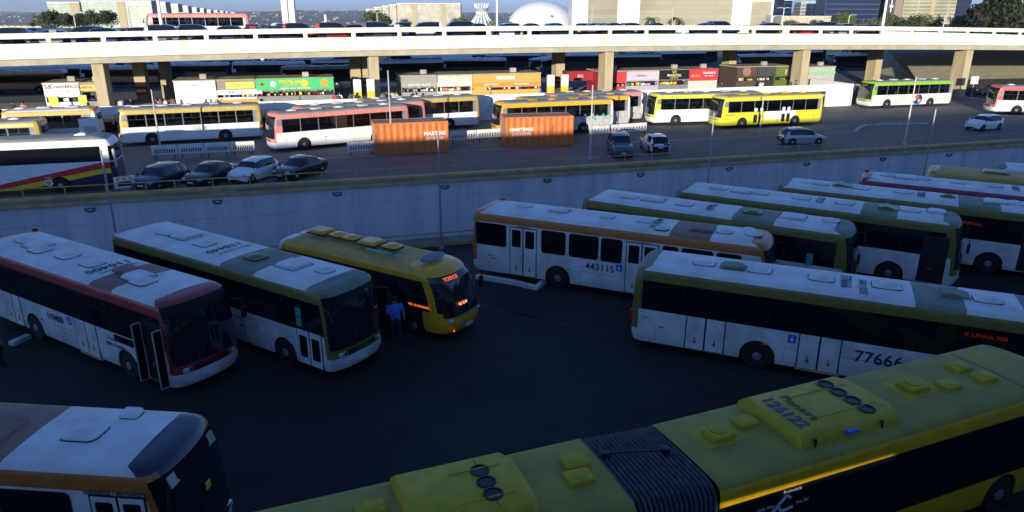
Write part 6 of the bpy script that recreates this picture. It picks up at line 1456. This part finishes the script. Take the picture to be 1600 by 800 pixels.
hd_ = thing('hedge', 'dark clipped hedge along the rear yard under the viaduct', 'hedge', P(0, 168, ZU)); b = MB(); rg = random.Random(3)
for i in range(9000):
    s = rg.uniform(-125, 60); p = P(s, rg.uniform(-1.3, 1.3), rg.uniform(0, 1.3+.8*math.sin(s*.3)*math.sin(s*.11))); e1 = Vector((rg.gauss(0, 1), rg.gauss(0, 1), rg.gauss(0, 1))).normalized()*.3; e2 = Vector((rg.gauss(0, 1), rg.gauss(0, 1), rg.gauss(0, 1))).normalized()*.2
    b.face([p-e1, p+e2, p+e1, p-e2], rg.choice([D_tree, M_tree]))
b.build('foliage', hd_)
# big distant awning strip and white van under the viaduct
# ------------------------------------------------------------------ people
def person_mesh(pose, shirt, trousers, name='body'):
    J = {'pelvis': (0, 0, .95), 'waist': (0, 0, 1.12), 'chest': (0, 0, 1.34), 'neck': (0, 0, 1.50), 'head0': (.0, 0, 1.56), 'head1': (.01, 0, 1.66), 'head2': (0, 0, 1.75)}
    Rr = {'pelvis': .19, 'waist': .18, 'chest': .21, 'neck': .075, 'head0': .09, 'head1': .115, 'head2': .09}
    E_ = [('pelvis', 'waist'), ('waist', 'chest'), ('chest', 'neck'), ('neck', 'head0'), ('head0', 'head1'), ('head1', 'head2')]
    for s, nm in ((1, 'l'), (-1, 'r')):
        st_ = pose.get('step', 0)*s; ar = pose.get('arm', 0)
        J['hip'+nm] = (0, s*.10, .88); J['knee'+nm] = (st_*.12+.02, s*.11, .48); J['ank'+nm] = (st_*.22-.02, s*.12, .09); J['toe'+nm] = (st_*.22+.14, s*.13, .04)
        J['sh'+nm] = (0, s*.22, 1.43)
        if ar and s == pose.get('side', -1): J['el'+nm] = (.10, s*.27, 1.16); J['wr'+nm] = (.30, s*.16, 1.22); J['ha'+nm] = (.37, s*.12, 1.25)
        else: J['el'+nm] = (-.03, s*.30, 1.14); J['wr'+nm] = (.04, s*.32, .90); J['ha'+nm] = (.07, s*.31, .82)
        for k, v in (('hip', .125), ('knee', .085), ('ank', .06), ('toe', .05), ('sh', .105), ('el', .07), ('wr', .045), ('ha', .055)): Rr[k+nm] = v
        E_ += [('pelvis', 'hip'+nm), ('hip'+nm, 'knee'+nm), ('knee'+nm, 'ank'+nm), ('ank'+nm, 'toe'+nm), ('chest', 'sh'+nm), ('sh'+nm, 'el'+nm), ('el'+nm, 'wr'+nm), ('wr'+nm, 'ha'+nm)]
    keys = list(J); me = bpy.data.meshes.new(name); me.from_pydata([J[k] for k in keys], [(keys.index(a), keys.index(c)) for a, c in E_], [])
    bm_ = bmesh.new(); bm_.from_mesh(me); lay = bm_.verts.layers.skin.verify(); bm_.verts.ensure_lookup_table()
    for i, k in enumerate(keys): bm_.verts[i][lay].radius = (Rr[k], Rr[k]); bm_.verts[i][lay].use_root = (k == 'pelvis')
    bm_.to_mesh(me); bm_.free(); o = bpy.data.objects.new(name, me); COL.objects.link(o)
    o.modifiers.new('skin', 'SKIN'); sb = o.modifiers.new('sub', 'SUBSURF'); sb.levels = 1; sb.render_levels = 1
    dg = bpy.context.evaluated_depsgraph_get(); m2 = bpy.data.meshes.new_from_object(o.evaluated_get(dg)); bpy.data.objects.remove(o); m2.name = name
    m2.materials.clear()
    for q in (shirt, trousers, M['skin'], M['dark'], M['hair']): m2.materials.append(q)
    for p in m2.polygons:
        c = p.center; p.use_smooth = True
        arm = abs(c.y) > .26 and c.z > .75
        if c.z > 1.68 or (c.z > 1.60 and c.x < -.02): p.material_index = 4
        elif c.z > 1.50: p.material_index = 2
        elif c.z < .10: p.material_index = 3
        elif (arm and c.z < 1.20) or (c.x > .16 and c.z > .8): p.material_index = 2
        elif c.z > .93: p.material_index = 0
        else: p.material_index = 1
    return m2
cl = {k: mat('cloth_'+k, c, .85, dirt=.08, scale=6) for k, c in {'blue': (.09, .22, .85), 'white': (.65, .65, .62), 'navy': (.02, .03, .07), 'red': (.45, .04, .04), 'grey': (.2, .2, .2), 'olive': (.12, .13, .06), 'pink': (.5, .2, .22), 'black': (.015, .015, .015), 'yellow': (.6, .5, .1)}.items()}
def person(label, loc, rz, pose, sh, tr, group=None):
    r = thing('person', label, 'person', loc, R(rz), group)
    o = bpy.data.objects.new('body', person_mesh(pose, cl[sh], cl[tr])); COL.objects.link(o); o.parent = r
    b = MB(); b.lathe([(.104, -.03), (.112, .02), (.095, .075), (.05, .10), (0, .108)], (-.012, 0, 1.70), 'z', M['hair'], 14); b.build('hair', r); return r
person('man in a bright blue shirt standing beside the open door of the yellow minibus', unp(620, 532, 0), -78, {'step': .3, 'arm': 1, 'side': -1}, 'blue', 'navy')
person('person in a grey shirt at the left edge beside the red and white bus', unp(3, 572, 0), 60, {'step': .2}, 'grey', 'black')
GP = 'people walking on the platform'; rg = random.Random(5)
ppl = [(112+68, 'white'), (184, 'blue'), (196, 'black'), (236, 'navy'), (243, 'pink'), (251, 'white'), (262, 'olive'), (520, 'red'), (528, 'white'), (545, 'olive'), (549, 'grey'), (596, 'grey'), (602, 'black'), (611, 'white'), (618, 'yellow'), (845, 'blue'), (893, 'navy'), (1130, 'navy'), (1192, 'white'), (1246, 'olive'), (24, 'pink'), (8, 'navy')]
near_ = {180: 'right of the leftmost pillar', 184: 'just right of the person in white', 196: 'left of the back row pillar', 236: 'right of the back row pillar', 243: 'left of the white kiosk', 251: 'near the white kiosk', 262: 'touching the white kiosk', 520: 'right of the green kiosk', 528: 'between green kiosk and totem', 545: 'left of the first totem', 549: 'beside the first totem', 596: 'right of the twin pillars', 602: 'second right of the twin pillars', 611: 'left of the grey kiosk', 618: 'at the grey kiosk corner', 845: 'at the right end of the orange kiosk', 893: 'right of the second totem pair', 1130: 'right of the red advertising sign', 1192: 'before the black fronted kiosk', 1246: 'left of the last front pillar but one', 24: 'at the far left of the platform', 8: 'first at the left edge of the platform'}
for u, c in ppl:
    t = 76.8+rg.random()*1.0; s = s_at(u, t); person('person in a %s top on the platform %s' % (c, near_[u]), P(s, t, ZFL), rg.uniform(0, 360), {'step': rg.uniform(-1, 1), 'arm': rg.random() < .4}, c, rg.choice(['navy', 'black', 'grey']), GP)
# small things
r = thing('street_sign', 'small white sign on a post beside the right pillar', 'sign', unp(1516, 158, ZU), 0); MB().tube([(0, 0, 0), (0, 0, 3)], .05, M['steel'], 6).build('post', r); MB().box(-.5, .5, -.06, -.03, 2.2, 3.2, M['plate']).build('board', r)

# ------------------------------------------------------------------ evening haze over the lake valley
hz = bpy.data.materials.new('evening_air'); hz.use_nodes = True; n = hz.node_tree.nodes; l = hz.node_tree.links; n.remove(n['Principled BSDF'])
pv = n.new('ShaderNodeVolumePrincipled'); pv.inputs['Color'].default_value = (.80, .88, 1.0, 1); pv.inputs['Density'].default_value = 0.00006; pv.inputs['Anisotropy'].default_value = .2
l.new(pv.outputs[0], n['Material Output'].inputs['Volume'])
b = MB(); b.box(-14500, 14500, -250, 15500, -220, 70, hz); o = b.build('haze'); o['kind'] = 'stuff'; tag(o, 'thin blue evening air over the city and the valley', 'haze')
